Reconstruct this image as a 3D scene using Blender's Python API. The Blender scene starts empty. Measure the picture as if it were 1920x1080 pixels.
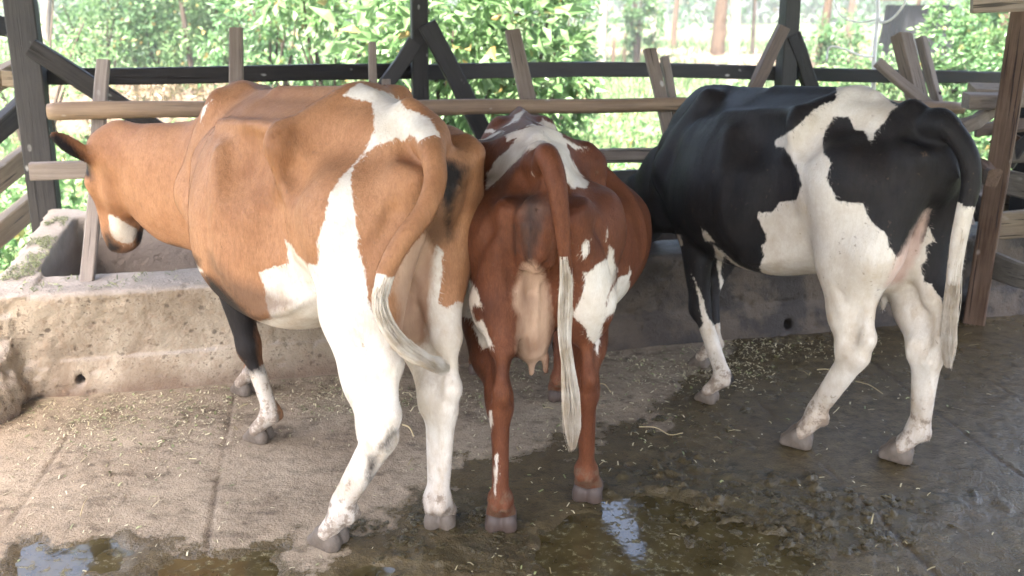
import bpy, bmesh, math, random
import numpy as np
from mathutils import Vector, Matrix, Quaternion, kdtree
from mathutils.bvhtree import BVHTree
from mathutils import noise as mnoise

rnd = random.Random(7)
R = math.radians
scene = bpy.context.scene
col = scene.collection

# ------------------------------------------------------------------ camera
CAM_H, CAM_P, CAM_F = 1.63, 17.1, 1750.0       # height, pitch down (deg), focal length for a 1920 wide frame
cam_data = bpy.data.cameras.new('camera')
cam = bpy.data.objects.new('camera', cam_data)
col.objects.link(cam)
cam.location = (0, 0, CAM_H)
cam.rotation_euler = (R(90 - CAM_P), 0, 0)
cam_data.sensor_width = 36.0
cam_data.lens = 36.0 * CAM_F / 1920.0
cam_data.clip_start = 0.05
cam_data.clip_end = 600
cam_data.dof.use_dof = True
cam_data.dof.focus_distance = 3.05
cam_data.dof.aperture_fstop = 3.0
scene.camera = cam

# ------------------------------------------------------------------ daylight
SUN_EL, SUN_AZ = 66.0, 192.0                    # azimuth: compass angle the light comes from, +Y is 0, +X is 90
world = bpy.data.worlds.new('World')
scene.world = world
world.use_nodes = True
wn = world.node_tree
for n in list(wn.nodes):
    wn.nodes.remove(n)
wo = wn.nodes.new('ShaderNodeOutputWorld')
wb = wn.nodes.new('ShaderNodeBackground')
ws = wn.nodes.new('ShaderNodeTexSky')
ws.sky_type = 'NISHITA'
ws.sun_disc = False
ws.sun_elevation = R(SUN_EL)
ws.sun_rotation = R(SUN_AZ)
ws.air_density = 0.8
ws.dust_density = 6.0
ws.ozone_density = 0.4
wb.inputs['Strength'].default_value = 0.125
wn.links.new(ws.outputs[0], wb.inputs[0])
wn.links.new(wb.outputs[0], wo.inputs[0])
sun_data = bpy.data.lights.new('sun', 'SUN')
sun = bpy.data.objects.new('sun', sun_data)
col.objects.link(sun)
sun_data.energy = 5.0
sun_data.angle = R(0.53)
sun_data.color = (1.0, 0.94, 0.84)
sdir = Vector((math.sin(R(SUN_AZ)) * math.cos(R(SUN_EL)), math.cos(R(SUN_AZ)) * math.cos(R(SUN_EL)), math.sin(R(SUN_EL))))
sun.rotation_euler = sdir.to_track_quat('Z', 'Y').to_euler()
sun.location = sdir * 30
scene.view_settings.view_transform = 'Standard'
scene.view_settings.look = 'None'
scene.view_settings.gamma = 1.0
scene.view_settings.use_curve_mapping = False
scene.view_settings.exposure = 3.72
scene.render.engine = 'CYCLES'
scene.cycles.use_denoising = True
scene.cycles.max_bounces = 8
scene.cycles.diffuse_bounces = 5
scene.cycles.glossy_bounces = 3
scene.cycles.transmission_bounces = 4
scene.cycles.transparent_max_bounces = 8
scene.cycles.sample_clamp_indirect = 6.0

# ------------------------------------------------------------------ helpers
CP, SP = math.cos(R(CAM_P)), math.sin(R(CAM_P))

def ray(u, v):
    a, b = (u - 960.0) / CAM_F, (v - 540.0) / CAM_F
    return Vector((a, CP - b * SP, -SP - b * CP))

def at(u, v, y):
    """the place that the photo shows at pixel (u, v), at depth y"""
    d = ray(u, v)
    return Vector((0, 0, CAM_H)) + d * (y / d.y)

def at_z(u, v, z=0.0):
    d = ray(u, v)
    return Vector((0, 0, CAM_H)) + d * ((z - CAM_H) / d.z)

def px(p):
    """numpy (n,3) world points to photo pixels and axis distance"""
    y, z = p[:, 1], p[:, 2] - CAM_H
    zc = y * CP - z * SP
    up = y * SP + z * CP
    return 960 + CAM_F * p[:, 0] / zc, 540 - CAM_F * up / zc, zc

def tag(o, label=None, cat=None, group=None, kind=None):
    if label: o['label'] = label
    if cat: o['category'] = cat
    if group: o['group'] = group
    if kind: o['kind'] = kind
    return o

def empty(name, loc=(0, 0, 0), rz=0.0, **kw):
    o = bpy.data.objects.new(name, None)
    o.empty_display_size = 0.1
    o.location = loc
    o.rotation_euler = (0, 0, rz)
    col.objects.link(o)
    return tag(o, **kw)

def mesh_np(name, v, f, smooth=True):
    """v (n,3), f (m,k) arrays to a mesh datablock"""
    v = np.asarray(v, dtype=np.float32)
    f = np.asarray(f, dtype=np.int32)
    me = bpy.data.meshes.new(name)
    k = f.shape[1]
    me.vertices.add(len(v)); me.vertices.foreach_set('co', v.ravel())
    me.loops.add(f.size); me.loops.foreach_set('vertex_index', f.ravel())
    me.polygons.add(len(f))
    me.polygons.foreach_set('loop_start', np.arange(0, f.size, k, dtype=np.int32))
    me.polygons.foreach_set('loop_total', np.full(len(f), k, dtype=np.int32))
    me.polygons.foreach_set('use_smooth', np.full(len(f), smooth, dtype=bool))
    me.update(calc_edges=True)
    me.validate()
    return me

def link(name, me, mat=None, parent=None, loc=None, **kw):
    o = bpy.data.objects.new(name, me)
    col.objects.link(o)
    if mat is not None and not me.materials:
        me.materials.append(mat)
    if parent is not None:
        o.parent = parent
    if loc is not None:
        o.location = loc
    return tag(o, **kw)

def obj_bm(name, bm, mat, parent=None, smooth=False, **kw):
    me = bpy.data.meshes.new(name)
    bm.normal_update()
    bm.to_mesh(me); bm.free()
    if smooth:
        for p in me.polygons: p.use_smooth = True
    return link(name, me, mat, parent, **kw)

def fattr(me, name, arr):
    a = me.attributes.new(name, 'FLOAT', 'POINT')
    a.data.foreach_set('value', np.asarray(arr, dtype=np.float32))

# ------------------------------------------------------------------ shader helpers
class NT:
    def __init__(self, name):
        self.m = bpy.data.materials.new(name)
        self.m.use_nodes = True
        self.t = self.m.node_tree
        for n in list(self.t.nodes): self.t.nodes.remove(n)
        self.out = self.t.nodes.new('ShaderNodeOutputMaterial')
        self.b = self.t.nodes.new('ShaderNodeBsdfPrincipled')
        self.t.links.new(self.b.outputs[0], self.out.inputs[0])
    def n(self, typ, **kw):
        x = self.t.nodes.new(typ)
        for k, v in kw.items():
            setattr(x, k, v)
        return x
    def l(self, a, b):
        self.t.links.new(a, b)
    def set(self, node, key, v):
        if hasattr(v, 'bl_idname') or isinstance(v, bpy.types.NodeSocket):
            self.l(v, node.inputs[key])
        else:
            node.inputs[key].default_value = v
    def coord(self, which='Object'):
        return self.n('ShaderNodeTexCoord').outputs[which]
    def mapping(self, vec, scale=(1, 1, 1), rot=(0, 0, 0), loc=(0, 0, 0)):
        m = self.n('ShaderNodeMapping')
        self.l(vec, m.inputs[0])
        m.inputs['Scale'].default_value = scale
        m.inputs['Rotation'].default_value = rot
        m.inputs['Location'].default_value = loc
        return m.outputs[0]
    def noise(self, vec, scale, detail=4, rough=0.55, dist=0.0, out=0):
        n = self.n('ShaderNodeTexNoise')
        self.l(vec, n.inputs['Vector'])
        n.inputs['Scale'].default_value = scale
        n.inputs['Detail'].default_value = detail
        n.inputs['Roughness'].default_value = rough
        n.inputs['Distortion'].default_value = dist
        return n.outputs[out]
    def voro(self, vec, scale, feature='F1', rnd=1.0, out=0):
        n = self.n('ShaderNodeTexVoronoi', feature=feature)
        self.l(vec, n.inputs['Vector'])
        n.inputs['Scale'].default_value = scale
        n.inputs['Randomness'].default_value = rnd
        return n.outputs[out]
    def ramp(self, fac, a, b, ca=0.0, cb=1.0, interp='LINEAR'):
        m = self.n('ShaderNodeMapRange')
        m.interpolation_type = interp
        m.clamp = True
        self.set(m, 0, fac)
        m.inputs[1].default_value = a; m.inputs[2].default_value = b
        m.inputs[3].default_value = ca; m.inputs[4].default_value = cb
        return m.outputs[0]
    def math(self, op, a, b=0.0, c=None):
        m = self.n('ShaderNodeMath', operation=op)
        self.set(m, 0, a); self.set(m, 1, b)
        if c is not None: self.set(m, 2, c)
        return m.outputs[0]
    def mix(self, fac, a, b, blend='MIX'):
        m = self.n('ShaderNodeMix', data_type='RGBA', blend_type=blend)
        self.set(m, 0, fac)
        for key, v in ((6, a), (7, b)):
            if isinstance(v, bpy.types.NodeSocket): self.l(v, m.inputs[key])
            else: m.inputs[key].default_value = (v[0], v[1], v[2], 1.0)
        return m.outputs[2]
    def cramp(self, fac, stops):
        m = self.n('ShaderNodeValToRGB')
        self.l(fac, m.inputs[0])
        e = m.color_ramp.elements
        while len(e) < len(stops): e.new(0.5)
        for k, (p, c) in enumerate(stops):
            e[k].position = p
            e[k].color = (c[0], c[1], c[2], 1)
        return m.outputs[0]
    def attr(self, name, out='Fac'):
        a = self.n('ShaderNodeAttribute', attribute_name=name)
        return a.outputs[out]
    def bump(self, h, strength=0.3, dist=0.01, normal=None):
        b = self.n('ShaderNodeBump')
        b.inputs['Strength'].default_value = strength
        b.inputs['Distance'].default_value = dist
        self.l(h, b.inputs['Height'])
        if normal is not None: self.l(normal, b.inputs['Normal'])
        return b.outputs[0]
    def base(self, c=None, rough=None, normal=None, spec=None):
        if c is not None:
            if isinstance(c, bpy.types.NodeSocket): self.l(c, self.b.inputs['Base Color'])
            else: self.b.inputs['Base Color'].default_value = (c[0], c[1], c[2], 1)
        if rough is not None: self.set(self.b, 'Roughness', rough)
        if normal is not None: self.l(normal, self.b.inputs['Normal'])
        if spec is not None: self.set(self.b, 'Specular IOR Level', spec)
        return self.m
# ------------------------------------------------------------------ numpy noise for built relief
_pt = np.random.RandomState(11).permutation(256).astype(np.int64)
_pt = np.concatenate([_pt, _pt, _pt])
_rv = np.random.RandomState(12).rand(256)

def vnoise2(x, y, s=0):
    xi, yi = np.floor(x).astype(np.int64), np.floor(y).astype(np.int64)
    fx, fy = x - xi, y - yi
    fx, fy = fx * fx * (3 - 2 * fx), fy * fy * (3 - 2 * fy)
    h = lambda a, b: _rv[_pt[(_pt[(a + s) & 255] + b) & 255]]
    return (h(xi, yi) * (1 - fx) + h(xi + 1, yi) * fx) * (1 - fy) + (h(xi, yi + 1) * (1 - fx) + h(xi + 1, yi + 1) * fx) * fy - .5

def fbm2(x, y, oct=4, s=0, g=.5):
    a, t = 1.0, 0
    for k in range(oct):
        t = t + a * vnoise2(x * 2 ** k + 17 * k, y * 2 ** k + 5 * k, s + k)
        a *= g
    return t

def vnoise3(x, y, z, s=0):
    xi, yi, zi = (np.floor(q).astype(np.int64) for q in (x, y, z))
    fx, fy, fz = x - xi, y - yi, z - zi
    fx, fy, fz = (q * q * (3 - 2 * q) for q in (fx, fy, fz))
    h = lambda a, b, c: _rv[_pt[(_pt[(_pt[(a + s) & 255] + b) & 255] + c) & 255]]
    r = 0
    for i in (0, 1):
        for j in (0, 1):
            for k in (0, 1):
                r = r + h(xi + i, yi + j, zi + k) * (fx if i else 1 - fx) * (fy if j else 1 - fy) * (fz if k else 1 - fz)
    return r - .5

def sstep(a, b, x):
    t = np.clip((x - a) / (b - a), 0, 1)
    return t * t * (3 - 2 * t)

# ------------------------------------------------------------------ materials of the place
def wood(name, a, b, fleck=.5, rough=.75, grain=1.0):
    """sawn or peeled timber, grain along the piece's own X"""
    N = NT(name)
    p = N.coord('Object')
    oi = N.n('ShaderNodeObjectInfo')
    sh = N.n('ShaderNodeVectorMath', operation='ADD')
    mul = N.n('ShaderNodeVectorMath', operation='SCALE')
    N.l(oi.outputs['Random'], mul.inputs['Scale']); mul.inputs[0].default_value = (13, 7, 5)
    N.l(p, sh.inputs[0]); N.l(mul.outputs[0], sh.inputs[1])
    p = sh.outputs[0]
    g = N.noise(N.mapping(p, (1.2, 26, 26)), 3.0, 5, .65, .4)
    g2 = N.noise(N.mapping(p, (.8, 60, 60)), 4.0, 3, .7)
    s = N.noise(p, 4.5, 4, .6)
    crack = N.ramp(N.noise(N.mapping(p, (.7, 34, 34)), 2.2, 2, .5), .36, .31)
    c = N.mix(N.ramp(N.math('ADD', N.math('MULTIPLY', g, .6), N.math('MULTIPLY', s, .4)), .34, .64), a, b)
    c = N.mix(N.math('MULTIPLY', N.ramp(g2, .5, .8), .5 * grain), c, [x * .45 for x in a])
    c = N.mix(N.math('MULTIPLY', crack, .8), c, (.012, .009, .007))
    br = N.n('ShaderNodeBrightContrast'); N.l(c, br.inputs[0])
    N.l(N.ramp(oi.outputs['Random'], 0, 1, -.025, .03), br.inputs[1]); c = br.outputs[0]
    # bird lime and pale scuffs
    vd = N.voro(N.mapping(p, (.55, 1, 1)), 17, out=0)
    fl = N.math('MULTIPLY', N.ramp(vd, .21, .12), N.ramp(N.noise(p, 7, 2, .5), .55, .62))
    c = N.mix(N.math('MULTIPLY', fl, fleck), c, (.62, .60, .55))
    h = N.math('ADD', N.math('ADD', N.math('MULTIPLY', g, .8), N.math('MULTIPLY', g2, .4)), N.math('MULTIPLY', crack, -1.2))
    return N.base(c, rough, N.bump(h, .55, .006), .3)

M_DARK = wood('tarred_wood', (.009, .0075, .0065), (.024, .020, .017), .65, .6)
M_GREY = wood('weathered_post_wood', (.013, .011, .010), (.040, .035, .031), .35, .7)
M_SLAT = wood('weathered_slat_wood', (.130, .100, .078), (.225, .180, .142), .45, .75)
M_POLE = wood('peeled_pole_wood', (.15, .092, .05), (.25, .165, .095), .8, .6, .6)
M_PALE = wood('pale_board_wood', (.13, .10, .068), (.24, .19, .13), .1, .75)
M_RUST = wood('red_brown_wood', (.070, .045, .032), (.15, .105, .078), .2, .7)
M_MOSS = wood('damp_board_wood', (.060, .052, .043), (.13, .115, .095), .2, .65)


def concrete_trough():
    N = NT('trough_concrete')
    p = N.coord('Object')
    z = N.n('ShaderNodeSeparateXYZ'); N.l(p, z.inputs[0])
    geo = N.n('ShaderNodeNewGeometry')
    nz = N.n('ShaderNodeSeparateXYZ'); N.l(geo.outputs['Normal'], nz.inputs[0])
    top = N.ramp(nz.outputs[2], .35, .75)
    n1 = N.noise(p, 3.5, 6, .62); n2 = N.noise(p, 26, 5, .65); n3 = N.noise(p, 110, 3, .6)
    face = N.mix(N.ramp(n1, .35, .68), (.225, .178, .122), (.365, .302, .22))
    face = N.mix(N.ramp(n2, .48, .72, 0, .6), face, (.24, .165, .105))
    # stones and dung specks in the render
    vo = N.voro(N.mapping(p, (1, 1, 1.25)), 24); ms = N.noise(p, 9, 3, .5)
    sp = N.math('MULTIPLY', N.ramp(N.math('ADD', vo, N.math('MULTIPLY', N.math('SUBTRACT', n2, .5), .95)), .30, .16), N.ramp(ms, .47, .60))
    vo2 = N.voro(p, 62)
    sp2 = N.math('MULTIPLY', N.ramp(N.math('ADD', vo2, N.math('MULTIPLY', N.math('SUBTRACT', n3, .5), .5)), .28, .14), N.ramp(N.noise(p, 14, 2, .5), .50, .60))
    face = N.mix(N.math('MULTIPLY', N.math('MAXIMUM', sp, sp2), .8), face, (.085, .062, .045))
    lump = N.noise(N.mapping(p, (1, 1, 1.5)), 34, 4, .7, .5)
    face = N.mix(N.math('MULTIPLY', N.math('MULTIPLY', N.ramp(lump, .56, .64), N.ramp(ms, .40, .58)), .7), face, (.105, .074, .050))
    stn = N.ramp(N.noise(N.mapping(p, (1, 1, .5)), 5.5, 5, .7, .6), .50, .68)
    face = N.mix(N.math('MULTIPLY', stn, .6), face, (.15, .10, .062))
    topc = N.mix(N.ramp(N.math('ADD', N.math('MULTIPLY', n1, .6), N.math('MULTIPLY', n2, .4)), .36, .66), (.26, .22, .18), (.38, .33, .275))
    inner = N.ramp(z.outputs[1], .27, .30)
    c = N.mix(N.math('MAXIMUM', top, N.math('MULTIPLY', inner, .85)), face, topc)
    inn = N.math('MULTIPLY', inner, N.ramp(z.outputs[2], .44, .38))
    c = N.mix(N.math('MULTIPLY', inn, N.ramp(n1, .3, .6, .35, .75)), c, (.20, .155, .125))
    # damp foot; right end darkened by damp, with its shade painted in too
    ft = N.ramp(N.math('ADD', z.outputs[2], N.math('MULTIPLY', N.math('SUBTRACT', n1, .5), .16)), .10, .01)
    c = N.mix(N.math('MULTIPLY', ft, .72), c, (.12, .075, .048))
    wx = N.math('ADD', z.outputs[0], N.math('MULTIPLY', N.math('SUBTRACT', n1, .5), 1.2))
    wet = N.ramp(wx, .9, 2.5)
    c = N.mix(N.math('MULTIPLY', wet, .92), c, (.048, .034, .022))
    damp_shade = N.math('MULTIPLY', N.ramp(wx, 2.2, 3.3), N.ramp(N.noise(p, 5, 4, .6), .42, .53))
    c = N.mix(N.math('MULTIPLY', damp_shade, .8), c, (.014, .011, .009))
    h = N.math('ADD', N.math('ADD', N.math('MULTIPLY', n2, 1.0), N.math('MULTIPLY', n3, .7)), N.math('SUBTRACT', N.math('MULTIPLY', lump, .9), N.math('MULTIPLY', sp, .6)))
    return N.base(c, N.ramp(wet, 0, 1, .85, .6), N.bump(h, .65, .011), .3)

def concrete_floor():
    N = NT('floor_concrete')
    p = N.coord('Object')
    wet, gr, dung = N.attr('wet'), N.attr('groove'), N.attr('dung')
    n1 = N.noise(p, 2.2, 7, .62); n2 = N.noise(p, 19, 6, .66); n3 = N.noise(p, 120, 3, .6)
    dry = N.mix(N.ramp(n1, .33, .66), (.205, .156, .104), (.295, .236, .164))
    dry = N.mix(N.ramp(n2, .50, .70, 0, .62), dry, (.115, .082, .054))
    dry = N.mix(N.ramp(n3, .55, .75, 0, .35), dry, (.36, .305, .235))
    wm = N.ramp(N.math('ADD', wet, N.math('ADD', N.math('MULTIPLY', N.math('SUBTRACT', n1, .5), 1.1), N.math('MULTIPLY', N.math('SUBTRACT', n2, .5), .9))), .40, .54)
    wetc = N.mix(N.ramp(n2, .35, .7), (.048, .034, .014), (.112, .084, .042))
    c = N.mix(wm, dry, wetc)
    dm = N.ramp(N.math('ADD', dung, N.math('MULTIPLY', N.math('SUBTRACT', n2, .5), .8)), .45, .62)
    dc = N.mix(N.ramp(n2, .3, .7), (.036, .027, .012), (.085, .066, .032))
    c = N.mix(N.math('MULTIPLY', dm, .9), c, dc)
    # old dung trodden into the concrete: smears and specks
    sm1 = N.noise(N.mapping(p, (1, 1.7, 1), (0, 0, .5)), 4.2, 7, .72, .8)
    sm = N.math('MULTIPLY', N.ramp(sm1, .49, .60), N.ramp(n2, .36, .58))
    sp_ = N.math('MULTIPLY', N.ramp(N.noise(p, 46, 5, .75), .54, .62), N.ramp(N.noise(p, 3.1, 3, .6), .36, .58))
    c = N.mix(N.math('MULTIPLY', N.math('MAXIMUM', sm, N.math('MULTIPLY', sp_, .8)), N.ramp(wm, 0, 1, .72, .3)), c, (.072, .050, .030))
    # bits of bedding trodden in
    vo = N.n('ShaderNodeTexVoronoi'); N.l(N.mapping(p, (1, 1, 1), (0, 0, .6)), vo.inputs[0]); vo.inputs['Scale'].default_value = 85
    bit = N.math('MULTIPLY', N.ramp(vo.outputs[0], .16, .10), N.ramp(n2, .50, .58))
    c = N.mix(N.math('MULTIPLY', bit, .75), c, (.045, .036, .018))
    c = N.mix(N.math('MULTIPLY', gr, .45), c, (.07, .05, .034))
    rg = N.ramp(wm, 0, 1, .88, .34)
    rg = N.math('SUBTRACT', rg, N.math('MULTIPLY', N.math('MULTIPLY', wm, N.ramp(n1, .40, .54)), .25))
    h = N.math('ADD', N.math('MULTIPLY', n2, 1.0), N.math('ADD', N.math('MULTIPLY', n3, .55), N.math('MULTIPLY', n1, .5)))
    return N.base(c, rg, N.bump(h, .65, .014), .34)

def water_mat():
    N = NT('murky_water')
    p = N.coord('Object')
    n = N.noise(p, 9, 5, .6)
    c = N.mix(N.ramp(n, .35, .7), (.036, .027, .010), (.075, .058, .024))
    f = N.noise(p, 38, 4, .7)
    scum = N.math('MULTIPLY', N.ramp(f, .55, .64), N.ramp(n, .40, .55))
    c = N.mix(N.math('MULTIPLY', scum, .7), c, (.15, .13, .055))
    h = N.noise(p, 6, 3, .5)
    h2 = N.math('ADD', N.math('MULTIPLY', h, 1.0), N.math('MULTIPLY', scum, .5))
    return N.base(c, N.ramp(scum, 0, 1, .06, .40), N.bump(h2, .22, .01), .5)

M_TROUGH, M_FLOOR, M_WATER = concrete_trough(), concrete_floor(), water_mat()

def earth(name, a, b, sc=6, bump=.6):
    N = NT(name)
    p = N.coord('Object')
    n1, n2 = N.noise(p, sc, 6, .65), N.noise(p, sc * 9, 4, .65)
    c = N.mix(N.ramp(N.math('ADD', N.math('MULTIPLY', n1, .6), N.math('MULTIPLY', n2, .4)), .36, .66), a, b)
    return N.base(c, .9, N.bump(N.math('ADD', n1, n2), bump, .03), .2)

M_GROUND = earth('outside_ground', (.030, .046, .016), (.060, .075, .034), .8)
M_PATH = earth('sandy_path', (.10, .075, .055), (.155, .12, .09), 2)
M_MOUND = earth('dry_brush_earth', (.052, .036, .025), (.10, .076, .055), 5, 1.0)

def leaf_mat(name, a, b, trans=.45, rough=.45, dry=.04):
    N = NT(name)
    r = N.attr('lr')
    p = N.coord('Object')
    c = N.mix(r, a, b)
    c = N.mix(N.ramp(r, 1 - dry, 1 - dry * .5), c, (.20, .14, .05))
    N.base(c, rough, None, .35)
    t = N.n('ShaderNodeBsdfTranslucent')
    hs = N.mix(.5, c, (.105, .20, .075), 'MIX')
    N.l(hs, t.inputs[0])
    ms = N.n('ShaderNodeMixShader'); ms.inputs[0].default_value = trans
    N.l(N.b.outputs[0], ms.inputs[1]); N.l(t.outputs[0], ms.inputs[2]); N.l(ms.outputs[0], N.out.inputs[0])
    return N.m

def bark(name, a, b):
    N = NT(name)
    p = N.coord('Object')
    n = N.noise(N.mapping(p, (1, 1, .22)), 16, 5, .65); n2 = N.noise(p, 3, 4, .6)
    c = N.mix(N.ramp(N.math('ADD', N.math('MULTIPLY', n, .6), N.math('MULTIPLY', n2, .4)), .36, .64), a, b)
    return N.base(c, .85, N.bump(n, .8, .02), .2)
# ------------------------------------------------------------------ bodies as one continuous surface: signed distance field + surface nets
def surface_nets(f, org, h):
    s = f < 0
    nx, ny, nz = f.shape
    cnt = np.zeros((nx - 1, ny - 1, nz - 1), dtype=np.int8)
    for i in (0, 1):
        for j in (0, 1):
            for k in (0, 1):
                cnt += s[i:nx - 1 + i, j:ny - 1 + j, k:nz - 1 + k]
    act = (cnt > 0) & (cnt < 8)
    ci = np.argwhere(act)
    idx = np.full(act.shape, -1, dtype=np.int32)
    idx[act] = np.arange(len(ci))
    acc = np.zeros((len(ci), 3)); num = np.zeros(len(ci))
    C = [(i, j, k) for i in (0, 1) for j in (0, 1) for k in (0, 1)]
    for a in C:
        for ax in range(3):
            if a[ax]: continue
            b = list(a); b[ax] = 1
            fa = f[ci[:, 0] + a[0], ci[:, 1] + a[1], ci[:, 2] + a[2]]
            fb = f[ci[:, 0] + b[0], ci[:, 1] + b[1], ci[:, 2] + b[2]]
            m = (fa < 0) != (fb < 0)
            t = np.where(m, fa / np.where(fa == fb, 1, fa - fb), 0)
            p = np.array(a, dtype=float)[None, :].repeat(len(ci), 0)
            p[:, ax] += t
            acc[m] += p[m]; num[m] += 1
    v = (ci + acc / num[:, None]) * h + np.array(org)
    faces = []
    for ax in range(3):
        o = [q for q in range(3) if q != ax]
        sl0 = [slice(1, n - 1) for n in f.shape]; sl1 = list(sl0)
        sl0[ax] = slice(0, f.shape[ax] - 1); sl1[ax] = slice(1, f.shape[ax])
        A, B = s[tuple(sl0)], s[tuple(sl1)]
        e = np.argwhere(A != B)
        if not len(e): continue
        ins = A[e[:, 0], e[:, 1], e[:, 2]]
        e = e.copy()
        for q in o: e[:, q] += 1
        def cell(d0, d1):
            c = e.copy(); c[:, o[0]] += d0; c[:, o[1]] += d1
            return idx[c[:, 0], c[:, 1], c[:, 2]]
        q = np.stack([cell(-1, -1), cell(0, -1), cell(0, 0), cell(-1, 0)], 1)
        flip = ins if ax != 1 else ~ins
        q[~flip] = q[~flip][:, ::-1]
        faces.append(q)
    fc = np.concatenate(faces)
    fc = fc[(fc >= 0).all(1)]
    return v, fc

class Field:
    def __init__(self, lo, hi, h, warp=None):
        self.lo = np.array(lo, dtype=float); self.h = h
        n = np.ceil((np.array(hi) - self.lo) / h).astype(int) + 1
        self.ax = [self.lo[k] + h * np.arange(n[k]) for k in range(3)]
        self.f = np.full(tuple(n), 1.0, dtype=np.float32)
        self.warp = warp; self.inv = None
    def box(self, lo, hi, pad):
        sl = []
        if self.warp is not None and self.inv is not None:
            P = np.array([self.inv(x, y, z) for x in (lo[0], hi[0]) for y in (lo[1], hi[1]) for z in (lo[2], hi[2])])
            lo, hi = P.min(0), P.max(0)
        for k in range(3):
            a = int(np.clip(np.floor((lo[k] - pad - self.lo[k]) / self.h), 0, len(self.ax[k])))
            b = int(np.clip(np.ceil((hi[k] + pad - self.lo[k]) / self.h) + 1, 0, len(self.ax[k])))
            sl.append(slice(a, b))
        sl = tuple(sl)
        X = self.ax[0][sl[0]].astype(np.float32)[:, None, None]
        Y = self.ax[1][sl[1]].astype(np.float32)[None, :, None]
        Z = self.ax[2][sl[2]].astype(np.float32)[None, None, :]
        if self.warp is not None:
            X, Y, Z = self.warp(X, Y, Z)
        return sl, X, Y, Z
    def add(self, sl, d, k):
        F = self.f[sl]
        if k <= 0: self.f[sl] = np.minimum(F, d); return
        hh = np.clip(0.5 + 0.5 * (F - d) / k, 0, 1)
        self.f[sl] = F * (1 - hh) + d * hh - k * hh * (1 - hh)
    def cut(self, sl, d, k):
        F = self.f[sl]
        hh = np.clip(0.5 - 0.5 * (F + d) / k, 0, 1)
        self.f[sl] = F * (1 - hh) - d * hh + k * hh * (1 - hh)
    def cone(self, a, b, ra, rb, k=0.03, flat=None, ff=1.0, sub=False):
        """tapered capsule; flat = direction in which the section is ff times thinner"""
        a = np.array(a, float); b = np.array(b, float)
        r = max(ra, rb); pad = k + 0.05
        sl, X, Y, Z = self.box(np.minimum(a, b) - r, np.maximum(a, b) + r, pad + (0.08 if self.warp else 0))
        ba = b - a; L2 = float(ba @ ba) + 1e-9
        t = np.clip(((X - a[0]) * ba[0] + (Y - a[1]) * ba[1] + (Z - a[2]) * ba[2]) / L2, 0, 1)
        dx, dy, dz = X - a[0] - t * ba[0], Y - a[1] - t * ba[1], Z - a[2] - t * ba[2]
        q = dx * dx + dy * dy + dz * dz
        if flat is not None:
            n = np.array(flat, float); n /= np.linalg.norm(n)
            w = dx * n[0] + dy * n[1] + dz * n[2]
            q = q + w * w * (ff * ff - 1)
        d = np.sqrt(q) - (ra + (rb - ra) * t)
        (self.cut if sub else self.add)(sl, d.astype(np.float32), k)
    def relief(self, pts, sigma, amp):
        """raise (or, amp < 0, sink) the skin softly along a line"""
        pts = [np.array(p, float) for p in pts]
        P = np.array(pts)
        sl, X, Y, Z = self.box(P.min(0), P.max(0), 2.6 * sigma + (0.08 if self.warp else 0))
        q = None
        for a, b in zip(pts[:-1], pts[1:]):
            ba = b - a
            t = np.clip(((X - a[0]) * ba[0] + (Y - a[1]) * ba[1] + (Z - a[2]) * ba[2]) / (ba @ ba + 1e-9), 0, 1)
            d = (X - a[0] - t * ba[0]) ** 2 + (Y - a[1] - t * ba[1]) ** 2 + (Z - a[2] - t * ba[2]) ** 2
            q = d if q is None else np.minimum(q, d)
        self.f[sl] -= (amp * np.exp(-q / sigma ** 2)).astype(np.float32)
    def chain(self, pts, k=0.02, flat=None, ff=1.0):
        for (p, r), (q, s) in zip(pts[:-1], pts[1:]):
            self.cone(p, q, r, s, k, flat, ff)
    def ell(self, c, r, k=0.03, rot=None, sub=False):
        """ellipsoid, rot = 3x3 rows are its axes"""
        c = np.array(c, float); r = np.array(r, float)
        sl, X, Y, Z = self.box(c - r.max(), c + r.max(), k + 0.05 + (0.08 if self.warp else 0))
        X, Y, Z = X - c[0], Y - c[1], Z - c[2]
        if rot is not None:
            M = np.array(rot, float)
            X, Y, Z = (M[0, 0] * X + M[0, 1] * Y + M[0, 2] * Z, M[1, 0] * X + M[1, 1] * Y + M[1, 2] * Z, M[2, 0] * X + M[2, 1] * Y + M[2, 2] * Z)
        k0 = np.sqrt((X / r[0]) ** 2 + (Y / r[1]) ** 2 + (Z / r[2]) ** 2)
        k1 = np.sqrt((X / r[0] ** 2) ** 2 + (Y / r[1] ** 2) ** 2 + (Z / r[2] ** 2) ** 2) + 1e-6
        d = k0 * (k0 - 1) / k1
        (self.cut if sub else self.add)(sl, d.astype(np.float32), k)
    def loft(self, stations, k=0.02, lbulge=None):
        """stations: list of (x, zc, [(y, z) half profile from top to bottom])"""
        xs = np.array([s[0] for s in stations])
        th = np.linspace(0, math.pi, 49)
        Rr = np.zeros((len(xs), 49))
        for i, (x, zc, prof) in enumerate(stations):
            p = np.array(prof, float)
            ang = np.arctan2(p[:, 0], p[:, 1] - zc); rad = np.hypot(p[:, 0], p[:, 1] - zc)
            # smooth interpolation in angle (hermite through the points)
            Rr[i] = pchip(ang, rad, th)
        zc = np.array([s[1] for s in stations])
        lo = np.array([xs[0] - 0.02, -0.6, 0.3]); hi = np.array([xs[-1] + 0.02, 0.6, 1.5])
        sl, X, Y, Z = self.box(lo, hi, 0.03)
        X1 = np.asarray(X).ravel() if np.asarray(X).size == np.asarray(X).shape[0] else None
        xg = self.ax[0][sl[0]]
        RX = np.stack([pchip(xs, Rr[:, j], np.clip(xg, xs[0], xs[-1])) for j in range(49)], 1)   # (nx,49)
        ZC = pchip(xs, zc, np.clip(xg, xs[0], xs[-1])).astype(np.float32)[:, None, None]
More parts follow.
